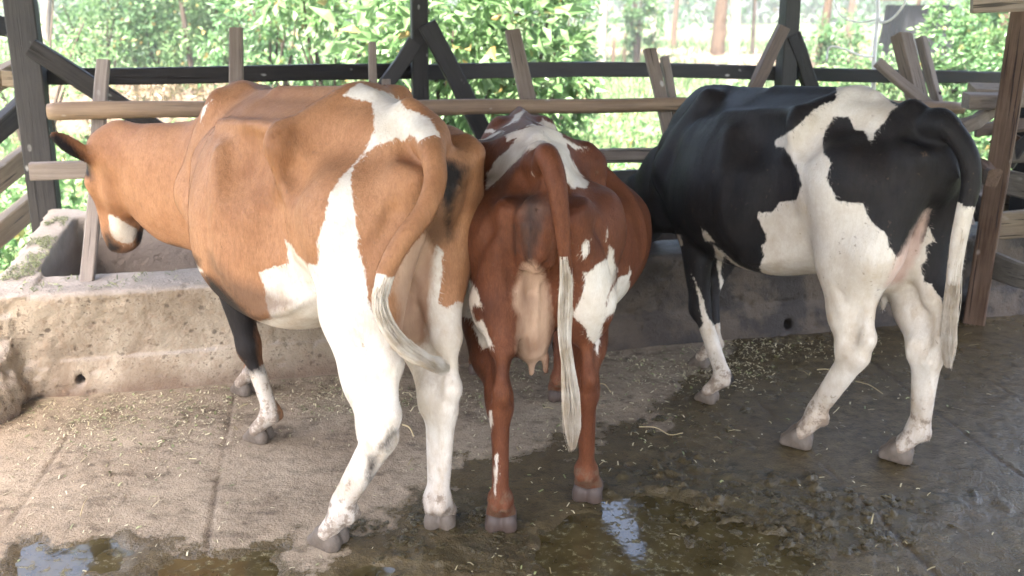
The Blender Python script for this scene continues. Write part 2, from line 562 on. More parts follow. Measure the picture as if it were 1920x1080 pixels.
        over = np.maximum(np.maximum(xs[0] - xg, xg - xs[-1]), 0).astype(np.float32)[:, None, None]
        ang = np.arctan2(np.abs(Y) + 0 * Z, Z - ZC) / math.pi * 48
        rho = np.sqrt(Y * Y + (Z - ZC) ** 2)
        ang = np.broadcast_to(ang, rho.shape)
        i0 = np.clip(np.floor(ang).astype(np.int32), 0, 47); fr = ang - i0
        ii = np.arange(len(xg))[:, None, None]
        RR = RX[ii, i0] * (1 - fr) + RX[ii, i0 + 1] * fr
        if lbulge is not None:
            RR = RR + lbulge(X, Y, Z)
        d = (rho - RR) * 0.85 + over
        self.add(sl, d.astype(np.float32), k)
    def mesh(self):
        return surface_nets(self.f, self.lo, self.h)

def pchip(x, y, xi):
    """monotone cubic interpolation"""
    x = np.asarray(x, float); y = np.asarray(y, float)
    o = np.argsort(x); x = x[o]; y = y[o]
    h = np.diff(x); h[h == 0] = 1e-6; d = np.diff(y) / h
    m = np.zeros_like(y)
    m[0], m[-1] = d[0], d[-1]
    for i in range(1, len(y) - 1):
        if d[i - 1] * d[i] > 0:
            w1, w2 = 2 * h[i] + h[i - 1], h[i] + 2 * h[i - 1]
            m[i] = (w1 + w2) / (w1 / d[i - 1] + w2 / d[i])
    j = np.clip(np.searchsorted(x, xi) - 1, 0, len(x) - 2)
    t = np.clip((xi - x[j]) / h[j], 0, 1)
    return ((2 * t ** 3 - 3 * t ** 2 + 1) * y[j] + (t ** 3 - 2 * t ** 2 + t) * h[j] * m[j]
            + (-2 * t ** 3 + 3 * t ** 2) * y[j + 1] + (t ** 3 - t ** 2) * h[j] * m[j + 1])

def spline(pts, n):
    """Catmull-Rom through points of any dimension"""
    P = np.array(pts, float)
    P = np.vstack([2 * P[0] - P[1], P, 2 * P[-1] - P[-2]])
    out = []
    m = len(P) - 3
    for s in np.linspace(0, m - 1e-6, n):
        i = int(s); t = s - i
        a, b, c, d = P[i:i + 4]
        out.append(0.5 * (2 * b + (c - a) * t + (2 * a - 5 * b + 4 * c - d) * t * t + (3 * b - a - 3 * c + d) * t ** 3))
    return np.array(out)
# ------------------------------------------------------------------ the trough's own frame: s runs along it, t away from the camera
O0 = Vector((-2.2, 3.69, 0)); SA = math.atan2(.228, .974)
E_, N_ = Vector((math.cos(SA), math.sin(SA), 0)), Vector((-math.sin(SA), math.cos(SA), 0))
def st(s, t, z=0.0): return O0 + E_ * s + N_ * t + Vector((0, 0, z))
def on_plane(u, v, t0, lean=0.0, z0=0.0):
    """place seen at pixel (u, v) on the upright (or leaning) plane t = t0 + lean (z - z0)"""
    d = ray(u, v); c = Vector((0, 0, CAM_H))
    k = (t0 - lean * z0 - ((c - O0).dot(N_) - lean * c.z)) / (d.dot(N_) - lean * d.z)
    return c + d * k

# ------------------------------------------------------------------ floor
def gline(*pts): return [tuple(at_z(u, v)[:2]) for u, v in pts]
GROOVES = [gline((170, 735), (120, 830), (60, 920), (-40, 1060)), gline((442, 725), (418, 850), (392, 1000), (380, 1100)),
           gline((1090, 735), (1180, 870), (1300, 1090)), gline((1330, 660), (1470, 800), (1560, 885), (1665, 985), (1790, 1110)),
           gline((1600, 650), (1720, 745), (1860, 850), (1990, 940)), gline((1740, 640), (1900, 740), (2000, 800))]
WETP = [gline((560, 1090), (620, 990), (760, 930), (880, 900), (1060, 860), (1150, 760), (1250, 800), (1340, 690), (1420, 650), (1500, 610), (1960, 560), (2400, 800), (2300, 1300), (500, 1300)),
        gline((-200, 1300), (-60, 1100), (20, 1030), (90, 1005), (215, 1010), (300, 1045), (420, 1046), (520, 1040), (600, 1060), (640, 1300))]
POOLS = [gline((10, 1060), (25, 1020), (80, 1000), (150, 1012), (215, 1008), (270, 1018), (275, 1040), (210, 1062), (150, 1100), (20, 1110)),
         gline((285, 1060), (330, 1045), (420, 1050), (495, 1042), (505, 1065), (480, 1110), (290, 1110)),
         gline((1005, 1000), (1050, 955), (1130, 938), (1260, 935), (1390, 960), (1480, 1000), (1510, 1050), (1480, 1110), (1020, 1110)),
         gline((640, 1062), (700, 1045), (735, 1055), (720, 1090), (640, 1100))]
LUMPS = [gline((1090, 900), (1250, 860), (1450, 880), (1600, 900), (1700, 960), (1640, 1040), (1500, 1110), (1200, 1110), (1180, 1000), (1080, 950)),
         gline((1560, 930), (1700, 900), (1800, 930), (1720, 1000), (1600, 1010)), gline((830, 920), (960, 990), (1010, 1010), (960, 1060), (700, 1060), (690, 1010), (780, 1000))]

def seg_d(P, L):
    d = np.full(len(P), 9.0)
    for a, b in zip(L[:-1], L[1:]):
        a, b = np.array(a), np.array(b); e = b - a
        t = np.clip(((P - a) @ e) / (e @ e), 0, 1)
        q = P - a - t[:, None] * e
        d = np.minimum(d, np.hypot(q[:, 0], q[:, 1]))
    return d

def poly_d(P, poly):
    Q = np.array(poly, float); n = len(Q)
    d = np.full(len(P), 1e18); ins = np.zeros(len(P), dtype=bool)
    for i in range(n):
        a, b = Q[i], Q[(i + 1) % n]
        e = b - a; w = P - a
        t = np.clip((w @ e) / (e @ e + 1e-9), 0, 1)
        q = w - t[:, None] * e
        d = np.minimum(d, (q * q).sum(1))
        c1 = (a[1] <= P[:, 1]) & (b[1] > P[:, 1]); c2 = (a[1] > P[:, 1]) & (b[1] <= P[:, 1])
        cr = e[0] * w[:, 1] - e[1] * w[:, 0]
        ins ^= (c1 & (cr > 0)) | (c2 & (cr < 0))
    d = np.sqrt(d)
    return np.where(ins, d, -d)

WATER_Z = -.010
def floor_height(P):
    x, y = P[:, 0], P[:, 1]
    z = fbm2(x * 1.3, y * 1.3, 4, 3) * .010 + fbm2(x * 9, y * 9, 4, 8) * .0055
    gw = np.zeros(len(P))
    for k, L in enumerate(GROOVES):
        d = seg_d(P, L) + fbm2(x * 14, y * 14, 2, 40 + k) * .012
        fade = sstep(-.35, .05, fbm2(x * 2.2, y * 2.2, 2, 60 + k))
        gw = np.maximum(gw, sstep(.011, .003, d) * (.35 + .65 * fade))
    z = z - gw * .006
    pool = np.full(len(P), -1.0)
    for L in POOLS: pool = np.maximum(pool, poly_d(P, L))
    pj = pool + fbm2(x * 7, y * 7, 4, 21) * .10
    z = z - sstep(-.05, .06, pj) * .022
    lump = np.full(len(P), -1.0)
    for L in LUMPS: lump = np.maximum(lump, poly_d(P, L))
    lm = sstep(-.10, .12, lump + fbm2(x * 5, y * 5, 3, 77) * .22)
    ridg = 1 - 2 * np.abs(fbm2(x * 7, y * 7, 4, 33, .55))
    wp = fbm2(x * 4, y * 4, 2, 95) * .25
    z = z + lm * (.003 * np.clip(ridg - .5, 0, 1) + np.clip(fbm2(x * 10 + wp * 6, y * 15 - wp * 9, 5, 90, .62), -.06, 1) * .016 + np.clip(fbm2(x * 30, y * 34, 3, 191, .7) - .05, 0, 1) * sstep(-.1, .2, fbm2(x * 5, y * 5, 3, 193)) * .034)
    wet = np.full(len(P), -1.0)
    for L in WETP: wet = np.maximum(wet, poly_d(P, L))
    wet = np.maximum(sstep(-.28, .25, wet + fbm2(x * 2.5, y * 2.5, 4, 14) * .30), sstep(-.12, .05, pj))
    return z, wet, gw, lm * .9

def floor_sheet(name, x0, x1, y0, y1, h):
    xs, ys = np.linspace(x0, x1, int(round((x1 - x0) / h)) + 1), np.linspace(y0, y1, int(round((y1 - y0) / h)) + 1)
    X, Y = np.meshgrid(xs, ys)
    P = np.stack([X.ravel(), Y.ravel()], 1)
    z, wet, gw, dg = floor_height(P)
    nx, ny = len(xs), len(ys)
    i = np.arange(nx * ny).reshape(ny, nx)
    f = np.stack([i[:-1, :-1].ravel(), i[:-1, 1:].ravel(), i[1:, 1:].ravel(), i[1:, :-1].ravel()], 1)
    me = mesh_np(name, np.column_stack([P, z]), f)
    fattr(me, 'wet', wet); fattr(me, 'groove', gw); fattr(me, 'dung', dg)
    return me
FX0, FX1, FY0, FY1 = -2.6, 2.9, 2.1, 5.02
link('floor', floor_sheet('floor', FX0, FX1, FY0, FY1, .009), M_FLOOR, kind='structure')
# the rest of the floor, out of the picture, and its edge
for (x0, x1, y0, y1) in ((-3.0, FX0, -1.2, 4.3), (FX0, FX1, -1.2, FY0), (FX1, 4.2, -1.2, 6.4), (FX0, FX1, FY1, 6.4)):
    link('floor', floor_sheet('floor', x0, x1, y0, y1, .05), M_FLOOR, kind='structure')
bm = bmesh.new()
for a, b in (((-3.0, -1.2), (-3.0, 4.3)), ((4.2, -1.2), (-3.0, -1.2)), ((4.2, 6.4), (4.2, -1.2))):
    bm.faces.new([bm.verts.new((a[0], a[1], 0)), bm.verts.new((b[0], b[1], 0)), bm.verts.new((b[0], b[1], -.2)), bm.verts.new((a[0], a[1], -.2))])
obj_bm('floor_edge', bm, M_FLOOR, kind='structure')

# standing water: sheets that meet the floor where it dips below them
for k, L in enumerate(POOLS):
    Q = np.array(L); c = Q.mean(0)
    Q = c + (Q - c) * 1.15 + np.sign(Q - c) * .05
    bm = bmesh.new()
    bm.faces.new([bm.verts.new((x, y, WATER_Z)) for x, y in Q])
    bm.normal_update()
    for f in bm.faces:
        if f.normal.z < 0: f.normal_flip()
    obj_bm('puddle_water', bm, M_WATER, kind='structure')

# ------------------------------------------------------------------ trough, cast and worn
def build_trough():
    h = .0125
    LN, HB = 5.75, .55
    F = Field((-.30, -.45, -.03), (LN + .12, 1.42, .66), h)
    X, Y, Z = (F.ax[0][:, None, None], F.ax[1][None, :, None], F.ax[2][None, None, :])
    def bx(x0, x1, y0, y1, z0, z1, r):
        dx = np.maximum(np.maximum(x0 + r - X, X - x1 + r), 0); dy = np.maximum(np.maximum(y0 + r - Y, Y - y1 + r), 0); dz = np.maximum(np.maximum(z0 + r - Z, Z - z1 + r), 0)
        return np.sqrt(dx * dx + dy * dy + dz * dz) - r
    top = .445
    Ysh = Y
    d = bx(.0, LN, .0, 1.27, -.2, top, .035)
    d = np.minimum(d, bx(.0, LN, 1.10, 1.27, -.2, HB, .03))
    # end wall rises to the back
    d = np.minimum(d, np.maximum(bx(.0, .17, .0, 1.27, -.2, .60, .03), Z - (top + .09 * Y)))
    cav = bx(.15, LN - .2, .29, 1.11, .10, 1.0, .05)
    cav = np.maximum(cav, -(Y - .29 - (top - Z) * .10))
    d = np.maximum(d, -cav)
    # foot spreads outward
    d = np.minimum(d, np.maximum(bx(.0, LN, -.10, .2, -.2, .16, .10) + .004, -(Y + .055 - Z * .30)))
    # eroded lump of mud and brick at the near corner
    for c, r in (((-.02, .02, .24), (.10, .10, .22)), ((.0, -.12, .06), (.15, .19, .15)), ((-.07, -.04, .12), (.16, .17, .18)), ((.07, .02, .04), (.15, .13, .10)), ((-.08, .22, .20), (.13, .22, .28))):
        k0 = np.sqrt(((X - c[0]) / r[0]) ** 2 + ((Y - c[1]) / r[1]) ** 2 + ((Z - c[2]) / r[2]) ** 2)
        e = (k0 - 1) * min(r)
        kk = .05; hh = np.clip(.5 + .5 * (d - e) / kk, 0, 1); d = d * (1 - hh) + e * hh - kk * hh * (1 - hh)
    # weathering: broad dents, pits, crumbling at the corner
    for sl in range(0, F.f.shape[0], 64):
        xs = slice(sl, sl + 64)
        Xs, Ys, Zs = np.broadcast_arrays(X[xs], Y, Z)
        dd = d[xs]
        m = np.abs(dd) < .06
        if not m.any(): continue
        xx, yy, zz = Xs[m], Ys[m], Zs[m]
        n = vnoise3(xx * 5, yy * 5, zz * 5, 1) * .022 + vnoise3(xx * 14, yy * 14, zz * 14, 5) * .012 + vnoise3(xx * 34, yy * 34, zz * 34, 9) * .007
        crumble = np.exp(-((xx + .02) / .20) ** 2) * sstep(.48, .30, zz) * sstep(.5, .15, yy)
        pit = np.clip(vnoise3(xx * 30, yy * 30, zz * 30, 20) - .22, 0, 1) * .05
        dd = dd.copy()
        dd[m] += n * (.55 + 4.2 * crumble) + pit * (yy < .1)
        d[xs] = dd
    F.f = d.astype(np.float32)
    for s, z, r in ((.335, .062, .021), (2.48, .045, .030), (3.7, .05, .025)):
        sl, Xb, Yb, Zb = F.box((s - .05, -.3, z - .05), (s + .05, .33, z + .05), .02)
        F.cut(sl, (np.sqrt((Xb - s) ** 2 + (Zb - z) ** 2) - r + 0 * Yb).astype(np.float32), .012)
    v, f = F.mesh()
    v = v[:, :]
    me = mesh_np('trough', v, f)
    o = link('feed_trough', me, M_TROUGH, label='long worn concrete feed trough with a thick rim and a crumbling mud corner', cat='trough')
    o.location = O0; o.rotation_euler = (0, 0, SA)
    return o
trough = build_trough()

# ------------------------------------------------------------------ timber
def timber(name, pts, w, h, mat, parent, up=(0, 0, 1), roll=0.0, taper=1.0, rough=.004, seed=None, bev=.006, **kw):
    """a sawn piece through two or more points: w across, h along 'up'; ends cut square, edges worn"""
    pts = [Vector(p) for p in pts]
    r = random.Random(seed if seed is not None else hash((round(pts[0].x, 3), round(pts[0].z, 3))) & 0xffff)
    a, b = pts[0], pts[-1]
    X = (b - a).normalized()
    Zv = Vector(up); Zv = (Zv - X * Zv.dot(X)).normalized()
    Yv = Zv.cross(X)
    if roll:
        q = Quaternion(X, R(roll)); Zv = q @ Zv; Yv = q @ Yv
    L = (b - a).length
    n = max(3, min(28, int(L / .12)))
    M3 = Matrix((X, Yv, Zv)).transposed()
    loc_pts = [M3.inverted() @ (p - a) for p in pts]
    S = spline([tuple(p) for p in loc_pts], n + 1) if len(pts) > 2 else np.array([(L * i / n, 0, 0) for i in range(n + 1)])
    bm = bmesh.new()
    rings = []
    ph = [r.uniform(0, 6.28) for _ in range(4)]
    for i, s in enumerate(S):
        k = i / n
        ww, hh = w / 2 * (1 + (taper - 1) * k), h / 2 * (1 + (taper - 1) * k)
        ww *= 1 + .03 * math.sin(ph[0] + 5 * k) ; hh *= 1 + .03 * math.sin(ph[1] + 6 * k)
        c = min(bev, ww * .4, hh * .4)
        oy, oz = rough * math.sin(ph[2] + 7 * k), rough * math.sin(ph[3] + 6 * k)
        ring = []
        for (y, z) in ((-ww + c, -hh), (ww - c, -hh), (ww, -hh + c), (ww, hh - c), (ww - c, hh), (-ww + c, hh), (-ww, hh - c), (-ww, -hh + c)):
            ring.append(bm.verts.new((s[0] + r.uniform(-.3, .3) * rough, s[1] + oy + y + r.uniform(-.4, .4) * rough, s[2] + oz + z + r.uniform(-.4, .4) * rough)))
        rings.append(ring)
    for A, B in zip(rings[:-1], rings[1:]):
        for j in range(8):
            bm.faces.new((A[j], A[(j + 1) % 8], B[(j + 1) % 8], B[j]))
    bm.faces.new(rings[0][::-1]); bm.faces.new(rings[-1])
    bmesh.ops.recalc_face_normals(bm, faces=bm.faces)
    o = obj_bm(name, bm, mat, parent, **kw)
    o.matrix_world = Matrix.Translation(a) @ M3.to_4x4()
    if parent is not None:
        o.matrix_parent_inverse = Matrix.Identity(4)
        o.matrix_basis = parent.matrix_world.inverted() @ (Matrix.Translation(a) @ M3.to_4x4())
    return o

def round_pole(name, pts, r0, r1, mat, parent, seed=1, k=14, n=40, knob=.03, **kw):
    r = random.Random(seed)
    a, b = Vector(pts[0]), Vector(pts[-1])
    X = (b - a).normalized(); Zv = Vector((0, 0, 1)); Zv = (Zv - X * Zv.dot(X)).normalized()
    if abs(X.z) > .9: Zv = Vector((1, 0, 0)); Zv = (Zv - X * Zv.dot(X)).normalized()
    M3 = Matrix((X, Zv.cross(X), Zv)).transposed()
    S = spline([tuple(M3.inverted() @ (Vector(p) - a)) for p in pts], n + 1)
    bm = bmesh.new(); rings = []
    for i, s in enumerate(S):
        q = i / n; rad = r0 + (r1 - r0) * q
        if i in (0, n): rad *= .86
        rings.append([bm.verts.new((s[0], s[1] + math.cos(t) * rad * (1 + knob * mnoise.noise((q * 9 + seed, math.cos(t) * 1.2, math.sin(t) * 1.2))), s[2] + math.sin(t) * rad * (1 + knob * mnoise.noise((q * 9 + seed, math.cos(t) * 1.2, math.sin(t) * 1.2)))))
                      for t in [2 * math.pi * j / k for j in range(k)]])
    for A, B in zip(rings[:-1], rings[1:]):
        for j in range(k): bm.faces.new((A[j], A[(j + 1) % k], B[(j + 1) % k], B[j]))
    bm.faces.new(rings[0][::-1]); bm.faces.new(rings[-1])
    bmesh.ops.recalc_face_normals(bm, faces=bm.faces)
    o = obj_bm(name, bm, mat, parent, smooth=True, **kw)
    mw = Matrix.Translation(a) @ M3.to_4x4()
    o.matrix_basis = (parent.matrix_world.inverted() if parent is not None else Matrix.Identity(4)) @ mw
    return o

# the open shed: posts behind the trough, a long rail, braces, the roof they carry
RIDGE = 2.62
TB = 1.34                                           # posts stand just behind the trough
shed = empty('open_shed', st(0, TB), 0, label='tarred timber shed frame with posts, braces and a long rail behind the trough', cat='shed')
bpy.context.view_layer.update()
def post(u0, v0, u1, v1, w, d, mat, zt=2.5, zb=-.1, t=TB, name='post'):
    a, b = on_plane(u0, v0, t), on_plane(u1, v1, t)
    dr = (a - b) / (a.z - b.z)
    return timber(name, [b + dr * (zb - b.z), b + dr * (zt - b.z)], w, d, mat, shed, up=tuple(N_))
post(37, 0, 86, 385, .140, .11, M_GREY)
post(785, 0, 789, 200, .092, .10, M_DARK)
post(1481, 0, 1472, 160, .100, .10, M_DARK)
rail_px = [(70, 143), (300, 141), (560, 137), (790, 134), (1000, 131), (1240, 132), (1480, 137), (1700, 143), (1890, 147)]
def rail_piece(i0, i1, h):
    return timber('rail', [on_plane(u, v, TB + .085) for u, v in rail_px[i0:i1]], .05, h, M_DARK, shed)
rail_piece(0, 4, .088); rail_piece(3, 7, .088); rail_piece(6, 9, .082)
for (u0, v0, u1, v1, w, t, mt) in ((58, 90, 420, 322, .098, TB - .085, M_GREY), (778, 78, 700, 195, .085, TB - .02, M_DARK), (800, 45, 985, 400, .105, TB - .085, M_DARK),
                                   (1470, 50, 1395, 205, .075, TB - .085, M_RUST), (1484, 65, 1545, 230, .095, TB - .02, M_DARK)):
    timber('brace', [on_plane(u0, v0, t), on_plane(u1, v1, t)], .055, w, mt, shed, up=(0, 0, 1))
timber('rafter_plate', [st(-.9, TB, 2.52), st(6.2, TB, 2.52)], .10, .12, M_DARK, shed)
for q in (-.6, .9, 2.4, 3.9, 5.4):
    timber('rafter', [st(q, TB + .6, 2.60), st(q, -6.6, 3.05)], .06, .10, M_DARK, shed)

# corrugated roof sheets on the rafters
def tin_mat():
    N = NT('roof_tin')
    p = N.coord('Object')
    n = N.noise(p, 3, 5, .6)
    c = N.mix(N.ramp(n, .45, .65), (.15, .10, .068), (.11, .062, .036))
    N.b.inputs['Metallic'].default_value = .4
    return N.base(c, .55, None, .5)
M_TIN = tin_mat()
def tin_sheet(s0, s1):
    bm = bmesh.new()
    n = int((s1 - s0) / .019)
    rows = []
    for t in (TB + .75, -6.75):
        zz = 2.66 + (TB + .6 - t) / (TB + 7.2) * .45
        rows.append([bm.verts.new(st(s0 + (s1 - s0) * i / n, t, zz + .010 * math.sin(i * math.pi / 2))) for i in range(n + 1)])
    for i in range(n): bm.faces.new((rows[0][i], rows[0][i + 1], rows[1][i + 1], rows[1][i]))
    return obj_bm('roof_sheet', bm, M_TIN, None)
for q in range(9):
    o = tin_sheet(-.75 + q * .76, -.75 + q * .76 + .80)
    o.location.z += .012 * (q % 2)
    o.parent = shed; o.matrix_parent_inverse = shed.matrix_world.inverted()

# the feed rack: leaning slats, a peeled pole and a low rail
LT, LZ, LEAN = .20, .45, .55
rack = empty('feed_rack', st(0, .5, .45), 0, label='wooden feed rack of leaning slats with a long peeled pole over the trough', cat='feed rack')
bpy.context.view_layer.update()
def slat(u0, v0, u1, v1, w, mat=M_SLAT, d=.035, off=0.0, roll=0.0, **kw):
    a, b = on_plane(u0, v0, LT + off, LEAN, LZ), on_plane(u1, v1, LT + off, LEAN, LZ)
    return timber('slat', [b, a], w, d, mat, rack, up=tuple((N_ - Vector((0, 0, LEAN))).normalized()), roll=roll, **kw)
slat(195, 114, 164, 536, .060)
slat(441, 55, 452, 520, .066)
slat(698, 82, 712, 480, .040)
slat(722, 150, 735, 470, .044)
slat(962, 58, 1050, 485, .080)
slat(1219, 92, 1300, 480, .068)
slat(1244, 108, 1318, 470, .046, off=.03)
slat(1690, 66, 1790, 460, .105, d=.075, roll=14)
slat(1727, 70, 1822, 440, .05, d=.05, off=.05, roll=14)
slat(1645, 116, 1790, 240, .062, off=-.06)
PO = -.062
pole_px = [(90, 209), (300, 205), (640, 206), (900, 200), (1100, 199), (1290, 196), (1540, 198), (1804, 203)]
round_pole('pole', [on_plane(u, v, LT + PO, LEAN, LZ) for u, v in pole_px], .040, .036, M_POLE, rack, 5, n=90, knob=.12)
low_px = [(57, 323), (330, 314), (700, 303), (1110, 291), (1240, 290), (1500, 296), (1800, 305)]
timber('low_rail', [on_plane(u, v, LT + .035, LEAN, LZ) for u, v in low_px], .045, .075, M_SLAT, rack)
timber('back_board', [st(.4, 1.23, .60), st(4.6, 1.23, .60)], .035, .09, M_GREY, rack)

M_BOLT = NT('rusty_iron').base((.05, .028, .018), .55)
for o in [q for q in rack.children if q.name.startswith('slat')]:           # bolt heads where the slats are fixed
    xs = [v.co.x for v in o.data.vertices]; L_ = max(xs)
    zz = (o.matrix_basis.to_3x3() @ Vector((1, 0, 0))).z
    for zw in (1.175, .93):
        x = (zw - LZ) / max(zz, .2)
        if not .05 < x < L_ - .03: continue
        bm = bmesh.new()
        bmesh.ops.create_cone(bm, cap_ends=True, segments=8, radius1=.010, radius2=.007, depth=.010)
        b_ = obj_bm('bolt', bm, M_BOLT, o)
        top = min(v.co.z for v in o.data.vertices)
        b_.location = (x, rnd.uniform(-.008, .008), top - .002); b_.rotation_euler = (math.pi, 0, 0)

# boards nailed along the left side of the shed
left = empty('side_fence', st(-.12, 1.0), 0, label='pale weathered board fence along the open left side of the shed', cat='fence')
bpy.context.view_layer.update()
A0 = st(-.28, TB + .06)
SD = Vector((-.36, -.933, 0))                       # towards the camera and outward
def side_line(u0, v0, u1, v1, h, mat, out=0.0, th=.075, **kw):
    n = Vector((SD.y, -SD.x, 0))
    def hit(u, v):
        d = ray(u, v); c = Vector((0, 0, CAM_H))
        return c + d * ((A0 - n * out - c).dot(n) / d.dot(n))
    a, b = hit(u0, v0), hit(u1, v1)
    b = a + (b - a) * 2.6
    return timber('board', [a, b], th, h, mat, left, **kw)
side_line(48, 55, 4, 50, .105, M_GREY)
side_line(52, 118, 4, 146, .100, M_PALE)
side_line(58, 185, 4, 235, .110, M_GREY)
side_line(66, 282, 4, 330, .115, M_PALE)
side_line(74, 372, 4, 430, .120, M_PALE)
timber('board', [on_plane(4, 148, TB + .12), on_plane(70, 148, TB + .12)], .03, .085, M_PALE, left)
timber('board', [on_plane(70, 240, TB + .12), on_plane(104, 238, TB + .12)], .03, .09, M_PALE, left)

# right side: an upright post, odd planks and rails
right = empty('plank_fence', (2.36, 4.55, 0), 0, label='red brown corner post with rough planks nailed and stacked on its right', cat='fence')
bpy.context.view_layer.update()
RD = 4.66
timber('post', [at(1828, 606, RD + .02), at(1914, 40, RD) + (at(1914, 40, RD) - at(1828, 606, RD)) * .9], .105, .10, M_RUST, right, up=(.5, .86, 0))
timber('post', [at(1890, 640, RD + .45), at(1912, 60, RD + .45) + Vector((0, 0, .9))], .09, .09, M_DARK, right, up=(.5, .86, 0))
for (a, b, w, h, mt) in (((1812, 188, 4.86), (2080, 176, 4.8), .12, .075, M_SLAT), ((1822, 172, 5.05), (1990, 160, 5.0), .14, .045, M_PALE), ((1806, 240, 4.92), (1872, 200, 4.92), .06, .075, M_SLAT),
                         ((1828, 243, 5.0), (2060, 230, 4.9), .05, .070, M_RUST), ((1830, 312, 4.62), (1866, 336, 4.40), .06, .085, M_RUST), ((1872, 338, 4.82), (2100, 372, 4.5), .05, .13, M_MOSS),
                         ((1868, 425, 4.85), (2100, 408, 4.7), .05, .15, M_PALE), ((1862, 500, 4.66), (2080, 552, 4.2), .05, .135, M_MOSS), ((1890, 310, 4.9), (1965, 215, 4.8), .04, .07, M_DARK), ((1868, 250, 4.95), (1990, 330, 4.8), .05, .09, M_RUST),
                         ((1880, 288, 4.9), (2100, 262, 4.7), .04, .11, M_MOSS), ((1875, 380, 5.2), (2100, 395, 5.2), .04, .16, M_PALE)):
    timber('plank', [at(*a), at(*b)], w, h, mt, right, rough=.010, roll=rnd.uniform(-14, 14), taper=rnd.uniform(.8, 1.1), bev=.01)
# the board that hangs into the picture at the upper right
bd = empty('beam', at(1822, 6, 3.0), 0, label='sawn brown timber end jutting in at the upper right corner', cat='beam')
bpy.context.view_layer.update()
timber('timber', [at(1822, 4, 3.0), at(2240, -24, 2.8)], .10, .062, M_SLAT, bd)
bx_ = at(2200, 0, 2.86)
timber('post', [(bx_.x, bx_.y, -.05), (bx_.x, bx_.y, 2.72)], .07, .07, M_RUST, bd, up=(0, 1, 0))
# ------------------------------------------------------------------ outside: ground, path, mound
def ground_z(x, y):
    d = np.hypot(x, y - 3)
    return -.12 + fbm2(x * .25, y * .25, 3, 50) * .22 * sstep(5, 9, d) + sstep(22, 70, y) * 0.25
def grid_sheet(name, xs, ys, zf, mat, **kw):
    X, Y = np.meshgrid(xs, ys)
    Z = zf(X, Y)
    nx, ny = len(xs), len(ys)
    i = np.arange(nx * ny).reshape(ny, nx)
    f = np.stack([i[:-1, :-1].ravel(), i[:-1, 1:].ravel(), i[1:, 1:].ravel(), i[1:, :-1].ravel()], 1)
    return link(name, mesh_np(name, np.column_stack([X.ravel(), Y.ravel(), Z.ravel()]), f), mat, **kw)
ax1 = np.concatenate([-np.geomspace(110, 12, 20), np.linspace(-11, 11, 60), np.geomspace(12, 110, 20)])
ay1 = np.concatenate([-np.geomspace(70, 6, 14), np.linspace(-5, 30, 100), np.geomspace(31, 120, 20)])
def outz(X, Y):
    z = ground_z(X, Y)
    inside = (X > -3.05) & (X < 4.25) & (Y > -1.3) & (Y < 6.5)
    return np.where(inside, -.22, z)
grid_sheet('ground', ax1, ay1, outz, M_GROUND, kind='structure')
grid_sheet('path', np.linspace(2, 16, 40), np.linspace(0, 1, 6), lambda X, Y: X * 0, M_PATH, kind='structure')
po = bpy.data.objects['path']
co = np.array([v.co[:] for v in po.data.vertices])
yy = 31 + np.sin(co[:, 0] * .35) * 1.6 + (co[:, 1] - .5) * (7.0 + np.sin(co[:, 0]) * .8)
zz = ground_z(co[:, 0], yy) + .06
po.data.vertices.foreach_set('co', np.column_stack([co[:, 0], yy, zz]).astype(np.float32).ravel())
def mound(name, c, r, hgt, seed, mat, **kw):
    n = 46
    a = np.linspace(-1, 1, n)
    X, Y = np.meshgrid(a, a)
    q = np.clip(1 - (X * X + Y * Y), 0, 1)
    Z = hgt * q ** .8 * (1 + 1.1 * fbm2(X * 3, Y * 3, 4, seed)) - .06
    i = np.arange(n * n).reshape(n, n)
    f = np.stack([i[:-1, :-1].ravel(), i[:-1, 1:].ravel(), i[1:, 1:].ravel(), i[1:, :-1].ravel()], 1)
    P = np.column_stack([c[0] + X.ravel() * r[0], c[1] + Y.ravel() * r[1], ground_z(c[0] + X.ravel() * r[0], c[1] + Y.ravel() * r[1]) + Z.ravel()])
    return link(name, mesh_np(name, P, f), mat, **kw)
mound('earth_bank', (-4.7, 13.0), (2.6, 1.1), .66, 5, M_MOUND, kind='structure')
mound('earth_bank', (9.5, 26.5), (6.0, 2.2), .55, 9, M_MOUND, kind='structure')

# ------------------------------------------------------------------ leaves
npr = np.random.RandomState(5)
def unit(n):
    v = npr.normal(size=(n, 3)); return v / np.linalg.norm(v, axis=1)[:, None]
def leaf_mesh(name, P, size, aspect=.5, flat=.5, droop=.25, out=None, mats=1):
    """one folded, pointed leaf for every place in P"""
    n = len(P)
    ax = unit(n)
    if out is not None: ax = ax * .75 + out * .9
    ax[:, 2] -= droop
    ax /= np.linalg.norm(ax, axis=1)[:, None]
    nr = unit(n) * (1 - flat) + np.array([0, 0, 1.0]) * flat + 1e-3
    sd = np.cross(ax, nr); sd /= np.linalg.norm(sd, axis=1)[:, None] + 1e-9
    nr = np.cross(sd, ax)
    L = (size * npr.uniform(.6, 1.25, n))[:, None]; W = L * aspect * npr.uniform(.8, 1.2, (n, 1)) * .5
    v = np.stack([P, P + ax * L * .42 + sd * W + nr * L * .10, P + ax * L * .48, P + ax * L * .42 - sd * W + nr * L * .10, P + ax * L - nr * L * .10], 1)
    b = np.arange(n)[:, None] * 5
    f = np.concatenate([b + np.array([[0, 2, 1]]), b + np.array([[0, 3, 2]]), b + np.array([[1, 2, 4]]), b + np.array([[3, 4, 2]])])
    me = mesh_np(name, v.reshape(-1, 3), f, smooth=False)
    fattr(me, 'lr', np.repeat(npr.rand(n), 5))
    return me
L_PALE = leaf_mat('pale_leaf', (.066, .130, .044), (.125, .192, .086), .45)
L_MID = leaf_mat('green_leaf', (.030, .080, .026), (.070, .130, .055), .42)
